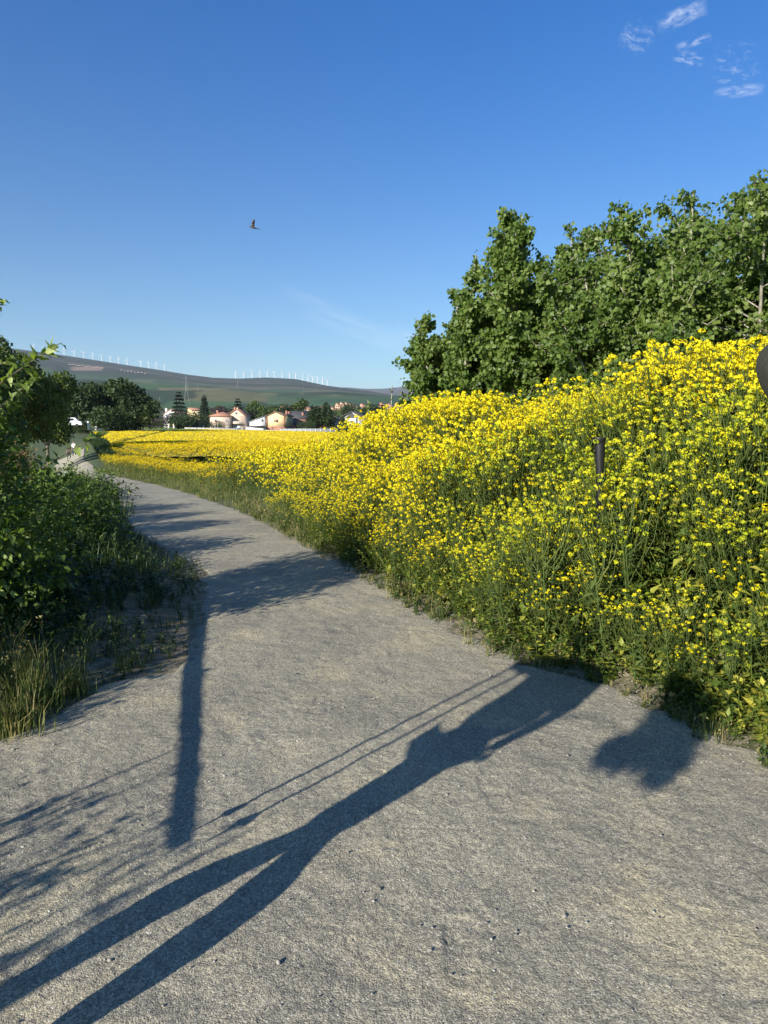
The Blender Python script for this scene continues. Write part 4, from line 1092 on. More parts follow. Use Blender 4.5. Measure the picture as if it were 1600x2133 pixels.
def gable_fill(g, w, d, z, hr, axis, cx=0, cy=0):
    if axis == 'x': v = [(s * w / 2, a, z + h) for s in (-1, 1) for a, h in ((-d / 2, 0), (d / 2, 0), (0, hr))]
    else: v = [(a, s * d / 2, z + h) for s in (-1, 1) for a, h in ((-w / 2, 0), (w / 2, 0), (0, hr))]
    g.add(np.array(v) + [cx, cy, 0], [[0, 1, 2], [3, 5, 4]]); g.add(np.array(v) + [cx, cy, 0], [[0, 3, 4, 1], [1, 4, 5, 2], [2, 5, 3, 0]])
def window(parent, c, w, h, face='-y', frame=WHITEP):
    """frame proud of the wall, dark pane set in it as a sub-part"""
    x, y, z = c; g = Geo(); t_ = .09; p = .05
    def bx(u, vz, su, sv, dp, off=0):
        if face == '-y': g_box(g, (x + u, y - off, z + vz), (su, dp, sv))
        else: g_box(g, (x + (off if face == '+x' else -off), y + u, z + vz), (dp, su, sv))
    bx(-w / 2 + t_ / 2, 0, t_, h, .12, p); bx(w / 2 - t_ / 2, 0, t_, h, .12, p); bx(0, h / 2 - t_ / 2, w - 2 * t_, t_, .12, p); bx(0, -h / 2 + t_ / 2, w - 2 * t_, t_, .12, p)
    o = g.build('window', frame, parent)
    g = Geo(); bx(0, 0, w - 2 * t_, h - 2 * t_, .05, .03); g.build('pane', GLASS, o)
    return o
def chimney(roof, c, s=(.7, .7, 1.6), mat=W_BRICK):
    g = Geo(); g_box(g, c, s); g_box(g, (c[0], c[1], c[2] + s[2] / 2 + .08), (s[0] + .2, s[1] + .2, .14)); return g.build('chimney', mat, roof)
def door(parent, c, w, h, mat, handle=True):
    d_ = bpart('door', mat, parent, lambda g: g_box(g, (c[0], c[1] - .04, c[2] + h / 2), (w, .1, h)))
    if handle: bpart('handle', METAL, d_, lambda g: g_box(g, (c[0] + w * .35, c[1] - .13, c[2] + h * .48), (.12, .08, .12)))
    return d_
def hpos(px, y, py_base=None):
    x = col_at(px, y); z = gz(x, y) if py_base is None else float(PYZ(py_base, y)); return (x, y, z)
HY = 300.0; PXM = HY / F_PX     # metres per photo pixel at the first row of houses

# pink house with hipped front wing and gabled wing
h = thing('pink_house', 'large pink rendered house with a tiled hip roof and white garage', 'house', hpos(478, HY, 897), R(-6))
bpart('wall', W_PINK, h, lambda g: (wall_box(g, 8.2, 9, 5.9, -2.6, 0), wall_box(g, 7.0, 8, 6.2, 3.4, 3.2), gable_fill(g, 7.0, 8, 6.2, 2.6, 'y', 3.4, 3.2)))
rf = bpart('roof', R_TILE, h, lambda g: (roof_hip(g, 8.2, 9, 6.0, 1.9, .6, -2.6, 0), roof_gable(g, 7.0, 8, 6.25, 2.6, .6, .2, 'y', 3.4, 3.2)))
chimney(rf, (-5.4, 1.5, 7.6)); chimney(rf, (1.0, 5, 9.0)); chimney(rf, (2.2, 5, 8.9), (.6, .6, 1.4), W_PINK)
for c_ in ((-4.2, 4.1), (0.2, 4.1), (1.0, 4.1)): window(h, (c_[0], -4.5, c_[1]), .7 if c_[0] > -1 else .9, 1.1, '-y')
for k in range(4): window(h, (-4.9 + k * .85, -4.5, 1.4), .6, 1.9, '-y')
window(h, (.2, -4.5, 1.2), .7, 1.1); window(h, (.9, -4.5, 1.2), .7, 1.1); window(h, (3.4, -.8, 7.2), 1.0, .9)
bpart('balcony', TRIM, h, lambda g: (g_box(g, (3.6, -1.8, 2.9), (5.8, 2.0, .25)), g_box(g, (3.6, -2.7, 3.4), (5.8, .12, .8))))
bpart('garage_door', WHITEP, h, lambda g: g_box(g, (3.5, -.86, 1.1), (3.2, .1, 2.2)))
# small white van by the garage
def car(name, label, loc, rz, mat, L=4.4, Hh=1.5, group=None, van=False, cat='car'):
    c = thing(name, label, cat, loc, rz, group)
    prof = [(-.5, .22), (-.5, .58), (-.40, .66), (-.26, .98), (.20, 1.0), (.34, .66), (.48, .58), (.5, .25)] if not van else [(-.5, .18), (-.5, .92), (-.45, 1.0), (.24, 1.0), (.36, .66), (.48, .55), (.5, .2)]
    g = Geo(); n = len(prof); v = []
    for s_ in (-1, 1):
        for k, (a, b2) in enumerate(prof): v.append((a * L, s_ * (.86 if b2 < .7 else .70), b2 * Hh))
    f = [[i, (i + 1) % n, n + (i + 1) % n, n + i] for i in range(n)]
    g.add(v, f); ctr = n * 2
    v2 = np.array(v)
    for s_ in (0, 1):
        cc = v2[s_ * n:(s_ + 1) * n].mean(0); vv = np.vstack([v2[s_ * n:(s_ + 1) * n], cc]); g.add(vv, [[i, (i + 1) % n, n] if s_ == 0 else [(i + 1) % n, i, n] for i in range(n)])
    g.build('body', mat, c)
    for s_ in (-1, 1):
        bpart('side_window', GLASS, c, lambda g: g_box(g, (-.02 * L, s_ * .80, .80 * Hh), (.42 * L, .05, .22 * Hh)))
        for a in (-.31, .31):
            th_ = np.linspace(0, 2 * math.pi, 13)[:-1]
            def wh(g):
                r = .32; ring = lambda yy: np.stack([a * L + r * np.cos(th_), np.full(12, yy), .32 + r * np.sin(th_)], 1)
                A, B = ring(s_ * .72), ring(s_ * .92); vv = np.vstack([A, B, [[a * L, s_ * .92, .32]]])
                g.add(vv, [[i, (i + 1) % 12, 12 + (i + 1) % 12, 12 + i] for i in range(12)]); g.add(vv, [[12 + i, 12 + (i + 1) % 12, 24] for i in range(12)])
            bpart('wheel', plain('tyre', (.02, .02, .02), .8), c, wh)
    bpart('windscreen', GLASS, c, lambda g: g_box(g, (.285 * L, 0, .82 * Hh), (.03, 1.25, .24 * Hh)))
    return c
CW, CR, CD, CS = plain('car_white', (.75, .76, .78), .3), plain('car_red', (.45, .03, .025), .3), plain('car_dark', (.05, .06, .08), .3), plain('car_silver', (.5, .52, .55), .3)
p = hpos(500, 290, 898); car('parked_car', 'white car parked by the garage of the pink house', p, R(20), CW)

# white modern house with a mono-pitch roof
h = thing('white_house', 'white modern house with one slanted roof and dark canopy', 'house', hpos(541, HY, 899), R(-4))
def mono(g):
    v = np.array([(-3.2, -4, -.8), (3.2, -4, -.8), (3.2, 4, -.8), (-3.2, 4, -.8), (-3.2, -4, 3.8), (3.2, -4, 6.3), (3.2, 4, 6.3), (-3.2, 4, 3.8)]); g.add(v, BOXF)
bpart('wall', W_WHITE, h, mono)
bpart('roof', METAL, h, lambda g: g.add(np.array([(-3.5, -4.4, 3.75), (3.4, -4.4, 6.45), (3.4, 4.4, 6.45), (-3.5, 4.4, 3.75), (-3.5, -4.4, 3.95), (3.4, -4.4, 6.65), (3.4, 4.4, 6.65), (-3.5, 4.4, 3.95)]), BOXF))
bpart('canopy', R_DARK, h, lambda g: (g_box(g, (-.3, -5.2, 2.1), (7.2, 2.2, .5)), g_box(g, (-3.6, -6.1, .6), (.2, .2, 2.6)), g_box(g, (3.0, -6.1, .6), (.2, .2, 2.6))))
window(h, (2.2, -4, 4.6), .9, 1.3); window(h, (-1.2, -4, 1.1), 3.2, 1.4)
# yellow house on a brick base
h = thing('yellow_house', 'square yellow house with a brick base and brown gable roof', 'house', hpos(584, HY, 900), R(-16))
bpart('wall', W_YEL, h, lambda g: (wall_box(g, 7.6, 9, 6.4, 0, 0, 2.3), gable_fill(g, 7.6, 9, 6.4, 1.6, 'y')))
bpart('brick_base', W_BRICK, h, lambda g: (wall_box(g, 7.75, 9.15, 2.3), g_box(g, (-3.85, -4.55, 4.3), (.5, .5, 4.0)), g_box(g, (3.85, -4.55, 4.3), (.5, .5, 4.0))))
rf = bpart('roof', R_BROWN, h, lambda g: roof_gable(g, 7.6, 9, 6.45, 1.7, .6, .2, 'y')); chimney(rf, (-3.2, 2, 7.9)); chimney(rf, (3.0, 0, 7.9))
window(h, (-.3, -4.5, 4.6), .5, 1.2, frame=W_BRICK); window(h, (.7, -4.5, 4.6), 1.0, 1.2, frame=W_BRICK)
door(h, (-1.6, -4.58, 0), 1.1, 2.1, R_BROWN)
# dark roofed brick house
h = thing('brick_house', 'brick house with a steep dark slate roof right of the yellow one', 'house', hpos(624, HY + 14, 899), R(-14))
bpart('wall', W_DBRICK, h, lambda g: (wall_box(g, 9.2, 9, 5.4), gable_fill(g, 9.2, 9, 5.4, 3.3, 'x')))
rf = bpart('roof', R_DARK, h, lambda g: roof_gable(g, 9.2, 9, 5.45, 3.4, .3, .2, 'x')); chimney(rf, (-4.0, -2, 7.4), (.7, .7, 2.2)); chimney(rf, (2.6, -2.5, 7.0), (.7, .7, 2.2))
bpart('porch', W_BRICK, h, lambda g: (wall_box(g, 4.2, 3, 2.6, -1.6, -6), gable_fill(g, 4.2, 3, 2.6, 1.5, 'y', -1.6, -6)))
bpart('porch_roof', R_DARK, h, lambda g: roof_gable(g, 4.2, 3, 2.65, 1.5, .3, .15, 'y', -1.6, -6))
for k in range(2): window(h, (-2.6 + k * 2.2, -4.5, 4.3), 1.0, .9)
window(h, (3.3, -4.5, 1.6), 1.3, 1.2)
# little brick house among the trees
h = thing('small_brick_house', 'small brick house with a round arched gable between the trees', 'house', hpos(697, HY + 10, 899), R(-10))
bpart('wall', W_TAN, h, lambda g: (wall_box(g, 5.6, 7, 4.6), gable_fill(g, 5.6, 7, 4.6, 1.9, 'y')))
bpart('roof', R_TILE, h, lambda g: roof_gable(g, 5.6, 7, 4.65, 1.9, .5, .2, 'y')); window(h, (0, -3.5, 3.6), 1.3, 1.2); door(h, (-1.2, -3.5, 0), 1.0, 2.1, R_DARK); window(h, (1.4, -3.5, 1.5), 1.1, 1.1)
# white chalet
h = thing('white_chalet', 'white chalet with a wide dark overhanging roof and dark beams', 'house', hpos(742, HY - 12, 897), R(-20))
bpart('wall', W_WHITE, h, lambda g: (wall_box(g, 8.4, 9, 4.8), gable_fill(g, 8.4, 9, 4.8, 2.5, 'y')))
bpart('roof', R_DARK, h, lambda g: roof_gable(g, 8.4, 9, 4.85, 2.6, 1.0, .25, 'y'))
bpart('gable_boards', R_DARK, h, lambda g: g.add(np.array([(-3.2, -4.56, 4.9), (3.2, -4.56, 4.9), (0, -4.56, 7.1), (-3.2, -4.50, 4.9), (3.2, -4.50, 4.9), (0, -4.50, 7.1)]), [[0, 1, 2], [3, 5, 4]]))
bpart('beam', R_DARK, h, lambda g: g_box(g, (2.2, -4.58, 2.4), (.5, .12, 4.8)))
window(h, (-2.0, -4.5, 3.3), 1.4, 1.1, frame=R_DARK); window(h, (.2, -4.5, 3.3), .9, 1.1, frame=R_DARK); window(h, (-2.0, -4.5, 1.0), 1.4, 1.2, frame=R_DARK)
# white house at the left behind the conifer
h = thing('white_house', 'white house with pointed gables half hidden behind trees at the left', 'house', hpos(366, 350, 888), R(-12))
bpart('wall', W_WHITE, h, lambda g: (wall_box(g, 8, 8, 5.6, 0, 0, -4), gable_fill(g, 8, 8, 5.6, 2.4, 'y')))
rf = bpart('roof', R_TILE, h, lambda g: roof_gable(g, 8, 8, 5.65, 2.4, .3, .2, 'y')); chimney(rf, (-3.4, -2, 7.6), (.9, .7, 2.0), W_WHITE); window(h, (0, -4, 4.4), 1.0, 1.2); window(h, (-2, -4, 4.4), 1.0, 1.2)
# background roofs seen between the trees
for k, (px, y, py, wd_, lb, wm, rm) in enumerate([(578, 430, 856, 10, 'tiled roof house showing above the trees left of the yellow house', W_TAN, R_TILE),
                                             (640, 520, 848, 12, 'low red roofed house far behind the brick house', W_TAN, R_TILE), (600, 560, 846, 12, 'pale house far behind the yellow house roof', W_WHITE, R_TILE),
                                             (668, 560, 847, 11, 'red roofed house at the left end of the town', W_BRICK, R_TILE), (722, 420, 872, 11, 'long slate roofed house below the salmon blocks', W_GREY, R_DARK),
                                             (410, 340, 876, 6, 'small pinkish outbuilding between the trees left of the pink house', W_PINK, R_TILE), (410, 460, 850, 9, 'cream house with a tower behind the left garden trees', W_YEL, R_TILE)]):
    x = col_at(px, y); zb = gz(x, y); hh = max(3.0, float(PYZ(py, y)) - zb - 1.6)
    h = thing('distant_house', lb, 'house', (x, y, zb), R(-10 + 7 * k))
    bpart('wall', wm, h, lambda g: (wall_box(g, wd_, 8, hh), gable_fill(g, wd_, 8, hh, 1.5, 'x')))
    bpart('roof', rm, h, lambda g: roof_gable(g, wd_, 8, hh + .05, 1.55, .5, .2, 'x'))
    for q in range(3): window(h, (-wd_ * .3 + q * wd_ * .3, -4, hh - 1.4), 1.1, 1.2)
# apartment blocks of the town
def block_mesh(seed, w, d, fl, roofz):
    rng = np.random.default_rng(seed); gw = Geo(); gr_ = Geo(); gp = Geo(); H_ = fl * 2.9
    wall_box(gw, w, d, H_, 0, 0, -6); wall_box(gw, w * .4, d * .7, H_ + 2.4, -w * .2, 0, H_ - .5)
    roof_hip(gr_, w * .4, d * .7, H_ + 2.5, 1.2, .5, -w * .2, 0); roof_gable(gr_, w * .5, d, H_ + .05, 1.5, .4, .2, 'x', w * .24, 0)
    return gw, gr_, H_
BC = [('salmon', (.60, .36, .24)), ('cream', (.66, .50, .34)), ('pink', (.58, .33, .25)), ('sand', (.62, .44, .28)), ('terracotta', (.48, .24, .16))]
spots = [(695, 850, 14, 3, 1, 'lowest cream block at the left front of the town'), (705, 842, 13, 4, 0, 'salmon block at the left end of the skyline of the town'), (714, 840, 9, 5, 1, 'tall cream block second in the town skyline'),
         (723, 840, 10, 5, 3, 'sand coloured tower block right of the tall cream one'), (733, 842, 12, 4, 2, 'pink block in the centre of the town'), (742, 846, 12, 4, 0, 'salmon block right of the pink one in the town centre'),
         (757, 843, 13, 4, 2, 'pink block seen between two green trees'), (770, 842, 11, 4, 0, 'salmon block before the gap by the dark tree'), (797, 841, 13, 4, 4, 'terracotta block left of the thin sapling'),
         (812, 843, 12, 4, 2, 'pink block directly behind the thin sapling'), (829, 842, 14, 4, 0, 'salmon block right of the thin sapling'), (845, 844, 12, 4, 4, 'terracotta block near the poplars'),
         (858, 843, 12, 4, 2, 'pink block half hidden by the leftmost poplar'), (874, 843, 13, 4, 0, 'salmon block behind the leftmost poplar'), (893, 846, 14, 4, 3, 'sand coloured block farthest right in the town'),
         (703, 855, 12, 3, 3, 'low sand coloured block in front of the salmon one'), (738, 856, 13, 3, 1, 'low cream block in front of the pink ones'), (785, 853, 12, 3, 2, 'low pink block behind the small dark sapling')]
for k, (px, py, w_, fl_, ci, lb) in enumerate(spots):
    y = 900 + (k * 37) % 130 - (120 if k > 14 else 0); x = col_at(px, y); zt = float(PYZ(py, y)); H_ = fl_ * 2.9 + 1.8
    b_ = thing('apartment_block', lb, 'apartment block', (x, y, zt - H_), R([-14, 8, -22, 3][k % 4]), 'apartment blocks of the town beyond the field')
    gw, gr_, HH = block_mesh(k, w_ * .62, 9, fl_, 0)
    wm = wallm('block_' + BC[ci][0], BC[ci][1]); gw.build('wall', wm, b_); gr_.build('roof', R_TILE, b_)
    g_box_w = w_ * .62
    for r_ in range(fl_):
        for c_ in range(3):
            bpart('window', GLASS, b_, lambda g: g_box(g, (-g_box_w * .33 + c_ * g_box_w * .33, -4.5, 1.6 + r_ * 2.9), (1.5, .16, 1.3)))
# tiny villages on the hillside
vil = [(152 + k * 5.2, 767.5 + k * .95 + (k % 2) * .8, 0) for k in range(14)] + [(258 + k * 7, 783 + k * 1.2, 1) for k in range(8)]
NTH = ['first', 'second', 'third', 'fourth', 'fifth', 'sixth', 'seventh', 'eighth', 'ninth', 'tenth', 'eleventh', 'twelfth', 'thirteenth', 'fourteenth', 'fifteenth']
vp = None
for k, (px, py, q) in enumerate(vil):
    y = 4500 + (k % 3) * 60; x = col_at(px, y); z = gz(x, y)
    if vp is None:
        vp = thing('village_house', 'tiny pale house in the hillside village under the ridge', 'house', (x, y, z), 0, 'houses of the hillside village')
        bpart('wall', W_VIL, vp, lambda g: (wall_box(g, 13, 10, 6, 0, 0, -6), gable_fill(g, 13, 10, 6, 2.5, 'x'))); bpart('roof', R_TILE, vp, lambda g: roof_gable(g, 13, 10, 6.1, 2.5, .5, .3, 'x')); c_ = vp
    else: c_ = copy_tree(vp)
    c_.location = (x, y, z); c_.rotation_euler = (0, 0, R(k * 33 % 50 - 25)); c_.scale = (.62, .62, .55)
    c_['label'] = ('tiny pale village house below the reddish hillside field, {} from the left' if q == 0 else 'tiny pale house of the lower hamlet under the ridge, {} from the left').format(NTH[k if q == 0 else k - 14])

# ------------------------------------------------------------------ walls beside the field
def run_wall(name, label, p0, p1, h0, mat, capm, posts=0, cat='wall', solid=True):
    a, b_ = Vector(p0), Vector(p1); L = (b_ - a).length; ang = math.atan2(b_.y - a.y, b_.x - a.x)
    r = thing(name, label, cat, a, ang); r.rotation_euler = (0, -math.asin((b_.z - a.z) / L), ang)
    bpart('panel', mat, r, lambda g: g_box(g, (L / 2, 0, h0 / 2 - .4), (L, .22, h0 + .8)))
    bpart('coping', capm, r, lambda g: g_box(g, (L / 2, 0, h0 + .05), (L + .1, .32, .1)))
    for k in range(posts): bpart('post', capm, r, lambda g: g_box(g, (L * (k + .5) / posts, 0, h0 / 2), (.34, .36, h0 + .25)))
    return r
def wp(px, y, py): return (col_at(px, y), y, float(PYZ(py, y)))
run_wall('garden_wall', 'long low white garden wall left of and below the pink house', wp(385, 262, 896), wp(512, 262, 898), .9, W_DULL, W_DULL, 8)
run_wall('garden_wall', 'white fence wall running right from the pink house towards the gate', wp(512, 256, 899), wp(549, 250, 903), 1.6, W_DULL, W_WHITE, 9)
run_wall('garden_wall', 'short white wall in front of the yellow house', wp(552, 248, 904), wp(580, 246, 905), 1.3, W_DULL, W_WHITE, 5)
run_wall('boundary_wall', 'long grey wall along the field from the yellow house to the clipped cypress', wp(582, 250, 904), wp(704, 250, 903), 1.7, W_GREY, METAL, 12)
bpart_ = None
for k, (px, lb) in enumerate([(352, 'pale standing stone post left of the round bush'), (363, 'pale standing stone post nearest the round bush')]):
    o_ = thing('stone_post', lb, 'stone post', (col_at(px, 252), 252, float(PYZ(895, 252))), 0, 'pale stone posts at the field edge')
    bpart('shaft', TRIM, o_, lambda g: g_tube(g, [(0, 0, -.5), (0, 0, .9), (.12 * (1 - 2 * k), 0, 1.7)], [.45, .38, .25], 8)); bpart('top', W_YEL, o_, lambda g: g_tube(g, [(.12 * (1 - 2 * k), 0, 1.7), (.2 * (1 - 2 * k), 0, 2.1)], [.27, .16], 8))
# left: round building, van, cars, lamp pole, marker posts
h = thing('round_building', 'low round tan building with a flat pale roof beside the road at the left', 'building', hpos(128, 170, 889))
def rnd(g):
    th_ = np.linspace(0, 2 * math.pi, 33)[:-1]; A = np.stack([3.6 * np.cos(th_), 3 * np.sin(th_), np.full(32, -1.0)], 1); B = A + [0, 0, 2.1]
    g.add(np.vstack([A, B]), [[i, (i + 1) % 32, 32 + (i + 1) % 32, 32 + i] for i in range(32)])
bpart('wall', W_TAN, h, rnd, True)
bpart('roof', TRIM, h, lambda g: g_tube(g, [(0, 0, 1.1), (0, 0, 1.32)], [4.0, 4.0], 32))
p = hpos(146, 150, 889); car('parked_van', 'white van parked in front of the low round building', p, R(10), CW, 5.2, 1.9, None, True, 'van')
for (px, m_, lb) in ((4, CD, 'dark car cut by the left edge of the photo'), (16, CR, 'red car parked between two darker cars at the left edge'), (28, CD, 'dark car right of the red one, half behind leaves'), (-8, CS, 'silver car just outside the left edge')):
    p = hpos(px, 150, 891); car('parked_car', lb, p, R(60), m_, group='cars parked at the far left')
h = thing('lamp_pole', 'tall thin pale pole standing before the spreading conifer', 'pole', hpos(165, 158, 890))
bpart('shaft', METAL, h, lambda g: g_tube(g, [(0, 0, -.5), (0, 0, 5.4)], [.11, .08], 8)); bpart('arm', METAL, h, lambda g: (g_tube(g, [(0, 0, 5.35), (1.0, 0, 5.5)], [.05, .04], 6), g_box(g, (1.1, 0, 5.46), (.5, .2, .12))))
for k, (px, lb) in enumerate([(186, 'white marker post left, by the roots of the dark trees'), (202, 'white marker post right, by the roots of the dark trees')]):
    h = thing('marker_post', lb, 'post', hpos(px, 152, 890), 0, 'white marker posts'); bpart('shaft', WHITEP, h, lambda g: g_box(g, (0, 0, .3), (.6, .3, 1.8))); bpart('cap', METAL, h, lambda g: g_box(g, (0, 0, 1.25), (.7, .4, .1)))
# electricity pylons on the slope
def pylon(label, px, y, py0, py1):
    x = col_at(px, y); z0 = float(PYZ(py0, y)); H_ = float(PYZ(py1, y)) - z0
    r = thing('pylon', label, 'pylon', (x, y, z0), R(20), 'electricity pylons on the green slope')
    def tower(g):
        for sx in (-1, 1):
            for sy in (-1, 1): g_tube(g, [(sx * H_ * .09, sy * H_ * .09, 0), (sx * H_ * .02, sy * H_ * .02, H_ * .62), (0, 0, H_)], H_ * .0012, 4)
        for q in np.linspace(.08, .6, 7):
            a = H_ * (.09 - .11 * q)
            for s1 in (-1, 1): g_tube(g, [(-a, s1 * a, q * H_), (a * .9, s1 * a * .9, (q + .08) * H_)], H_ * .0012, 3); g_tube(g, [(s1 * a, -a, q * H_), (s1 * a * .9, a * .9, (q + .08) * H_)], H_ * .0012, 3)
    bpart('tower', METAL, r, tower)
    for q, l in ((.66, .15), (.78, .18), (.90, .13)): bpart('crossarm', METAL, r, lambda g: g_tube(g, [(-l * H_, 0, q * H_), (0, 0, (q + .03) * H_), (l * H_, 0, q * H_)], H_ * .0014, 4))
for a in (('leftmost tall lattice pylon above the purple tree', 335, 600, 868, 826), ('slender pylon above the left garden trees', 391, 1500, 842, 782), ('pylon standing on the straw coloured field', 415, 2300, 815, 797), ('pylon above the roof of the pink house', 497, 2400, 812, 789), ('small distant pylon above the clipped cypress', 634, 2500, 815, 805)): pylon(*a)

# ------------------------------------------------------------------ wind turbines along the ridge
TW = plain('turbine_white', (.78, .79, .80), .4, .02)
def turbine():
    r = thing('wind_turbine', 'x', 'wind turbine')
    bpart('tower', TW, r, lambda g: g_tube(g, [(0, 0, -12), (0, 0, 42)], [2.8, 2.1], 8), True)
    bpart('nacelle', TW, r, lambda g: g_box(g, (0, -1, 43), (4, 9, 4)))
    hub = bpart('hub', TW, r, lambda g: g_tube(g, [(0, -5, 43), (0, -7.5, 43)], [2.0, .8], 8), True)
    for k in range(3):
        a = R(90 + 120 * k)
        bpart('blade', TW, hub, lambda g: g.add(np.array([(c_ * math.cos(a) - s2 * math.sin(a), -6.2 + dy, 43 + c_ * math.sin(a) + s2 * math.cos(a)) for dy in (-.3, .3) for c_, s2 in ((0, -1.0), (6, -1.9), (24, -.5), (24, .5), (6, 1.4), (0, 1.0))]), [[0, 1, 4, 5], [1, 2, 3, 4], [11, 10, 7, 6], [10, 9, 8, 7], [1, 0, 6, 7], [2, 1, 7, 8], [3, 2, 8, 9], [4, 3, 9, 10], [5, 4, 10, 11], [0, 5, 11, 6]]))
    return r
ords = ['first', 'second', 'third', 'fourth', 'fifth', 'sixth', 'seventh', 'eighth', 'ninth', 'tenth', 'eleventh', 'twelfth', 'thirteenth', 'fourteenth', 'fifteenth', 'sixteenth']
T0 = None
for grp, pxs, nm in (('turbines on the high left ridge', [71, 93, 115, 134, 155, 175, 194, 212, 230, 248, 265, 294, 310, 326, 343], 'white wind turbine on the high left ridge, {} from the left'),
                     ('turbines on the lower right ridge', [491, 508, 525, 542, 557, 571.5, 588, 603, 616, 631, 642, 652, 662, 672, 682], 'white wind turbine on the lower right ridge, {} from the left')):
    for k, px in enumerate(pxs):
        y = 6000.0; x = col_at(px, y) * 1.0; z = gz(x, y)
        x = (px - 800) / F_PX * (y * math.cos(PITCH) - (z - CAM_H) * math.sin(PITCH)); z = gz(x, y)
        c_ = turbine() if T0 is None else copy_tree(T0)
        if T0 is None: T0 = c_
        c_.location = (x, y, z); c_.rotation_euler = (0, 0, R(12 + (k * 17) % 20)); sc_ = 1.0 if k != 2 else 1.1; c_.scale = (sc_,) * 3
        c_['label'] = nm.format(ords[k]); c_['group'] = grp
        for ch in c_.children:
            if ch.name.startswith('hub'):
                ch.location = (0, 0, 43); ch.rotation_euler = (0, R(k * 37 % 120), 0)
                if not ch.get('_c'):
                    pass
# blades turn about the hub: shift hub/blade meshes once so that the hub origin is its centre
done = set()
def shift(o):
    if o.data and o.data.name not in done:
        done.add(o.data.name); o.data.transform(Matrix.Translation((0, 0, -43)))
for ch in T0.children:
    if ch.name.startswith('hub'):
        shift(ch)
        for b2 in ch.children: shift(b2)

# ------------------------------------------------------------------ people
SKIN = plain('skin', (.45, .28, .20), .6, .08, 20); HAIR = plain('hair_dark', (.03, .022, .018), .6)
CLB = plain('cloth_black', (.018, .018, .02), .85, .2, 30); CLG = plain('cloth_grey', (.22, .22, .24), .85, .15, 30); CLW = plain('cloth_white', (.75, .75, .75), .85, .08, 30)
CLN = plain('cloth_navy', (.03, .04, .08), .85, .2, 30); OLIVE = plain('cloth_olive', (.026, .028, .019), .9, .22, 60, .002); SHOE = plain('shoe', (.06, .05, .045), .8)
def skin(name, pts, edges, rad, mat, parent, sub=2):
    me = bpy.data.meshes.new(name + '_src'); me.from_pydata(pts, edges, [])
    o = bpy.data.objects.new(name + '_src', me); COL.objects.link(o)
    md = o.modifiers.new('skin', 'SKIN'); md.use_smooth_shade = True
    sv = me.skin_vertices[0].data
    for i, r_ in enumerate(rad): sv[i].radius = r_ if isinstance(r_, tuple) else (r_, r_); sv[i].use_root = (i == 0)
    ss = o.modifiers.new('ss', 'SUBSURF'); ss.levels = sub; ss.render_levels = sub
    dg = bpy.context.evaluated_depsgraph_get(); dg.update()
    nm = bpy.data.meshes.new_from_object(o.evaluated_get(dg)); nm.name = name
    bpy.data.objects.remove(o, do_unlink=True); bpy.data.meshes.remove(me)
    nm.materials.clear(); nm.materials.append(mat)
    q = bpy.data.objects.new(name, nm); COL.objects.link(q); q.parent = parent
    return q
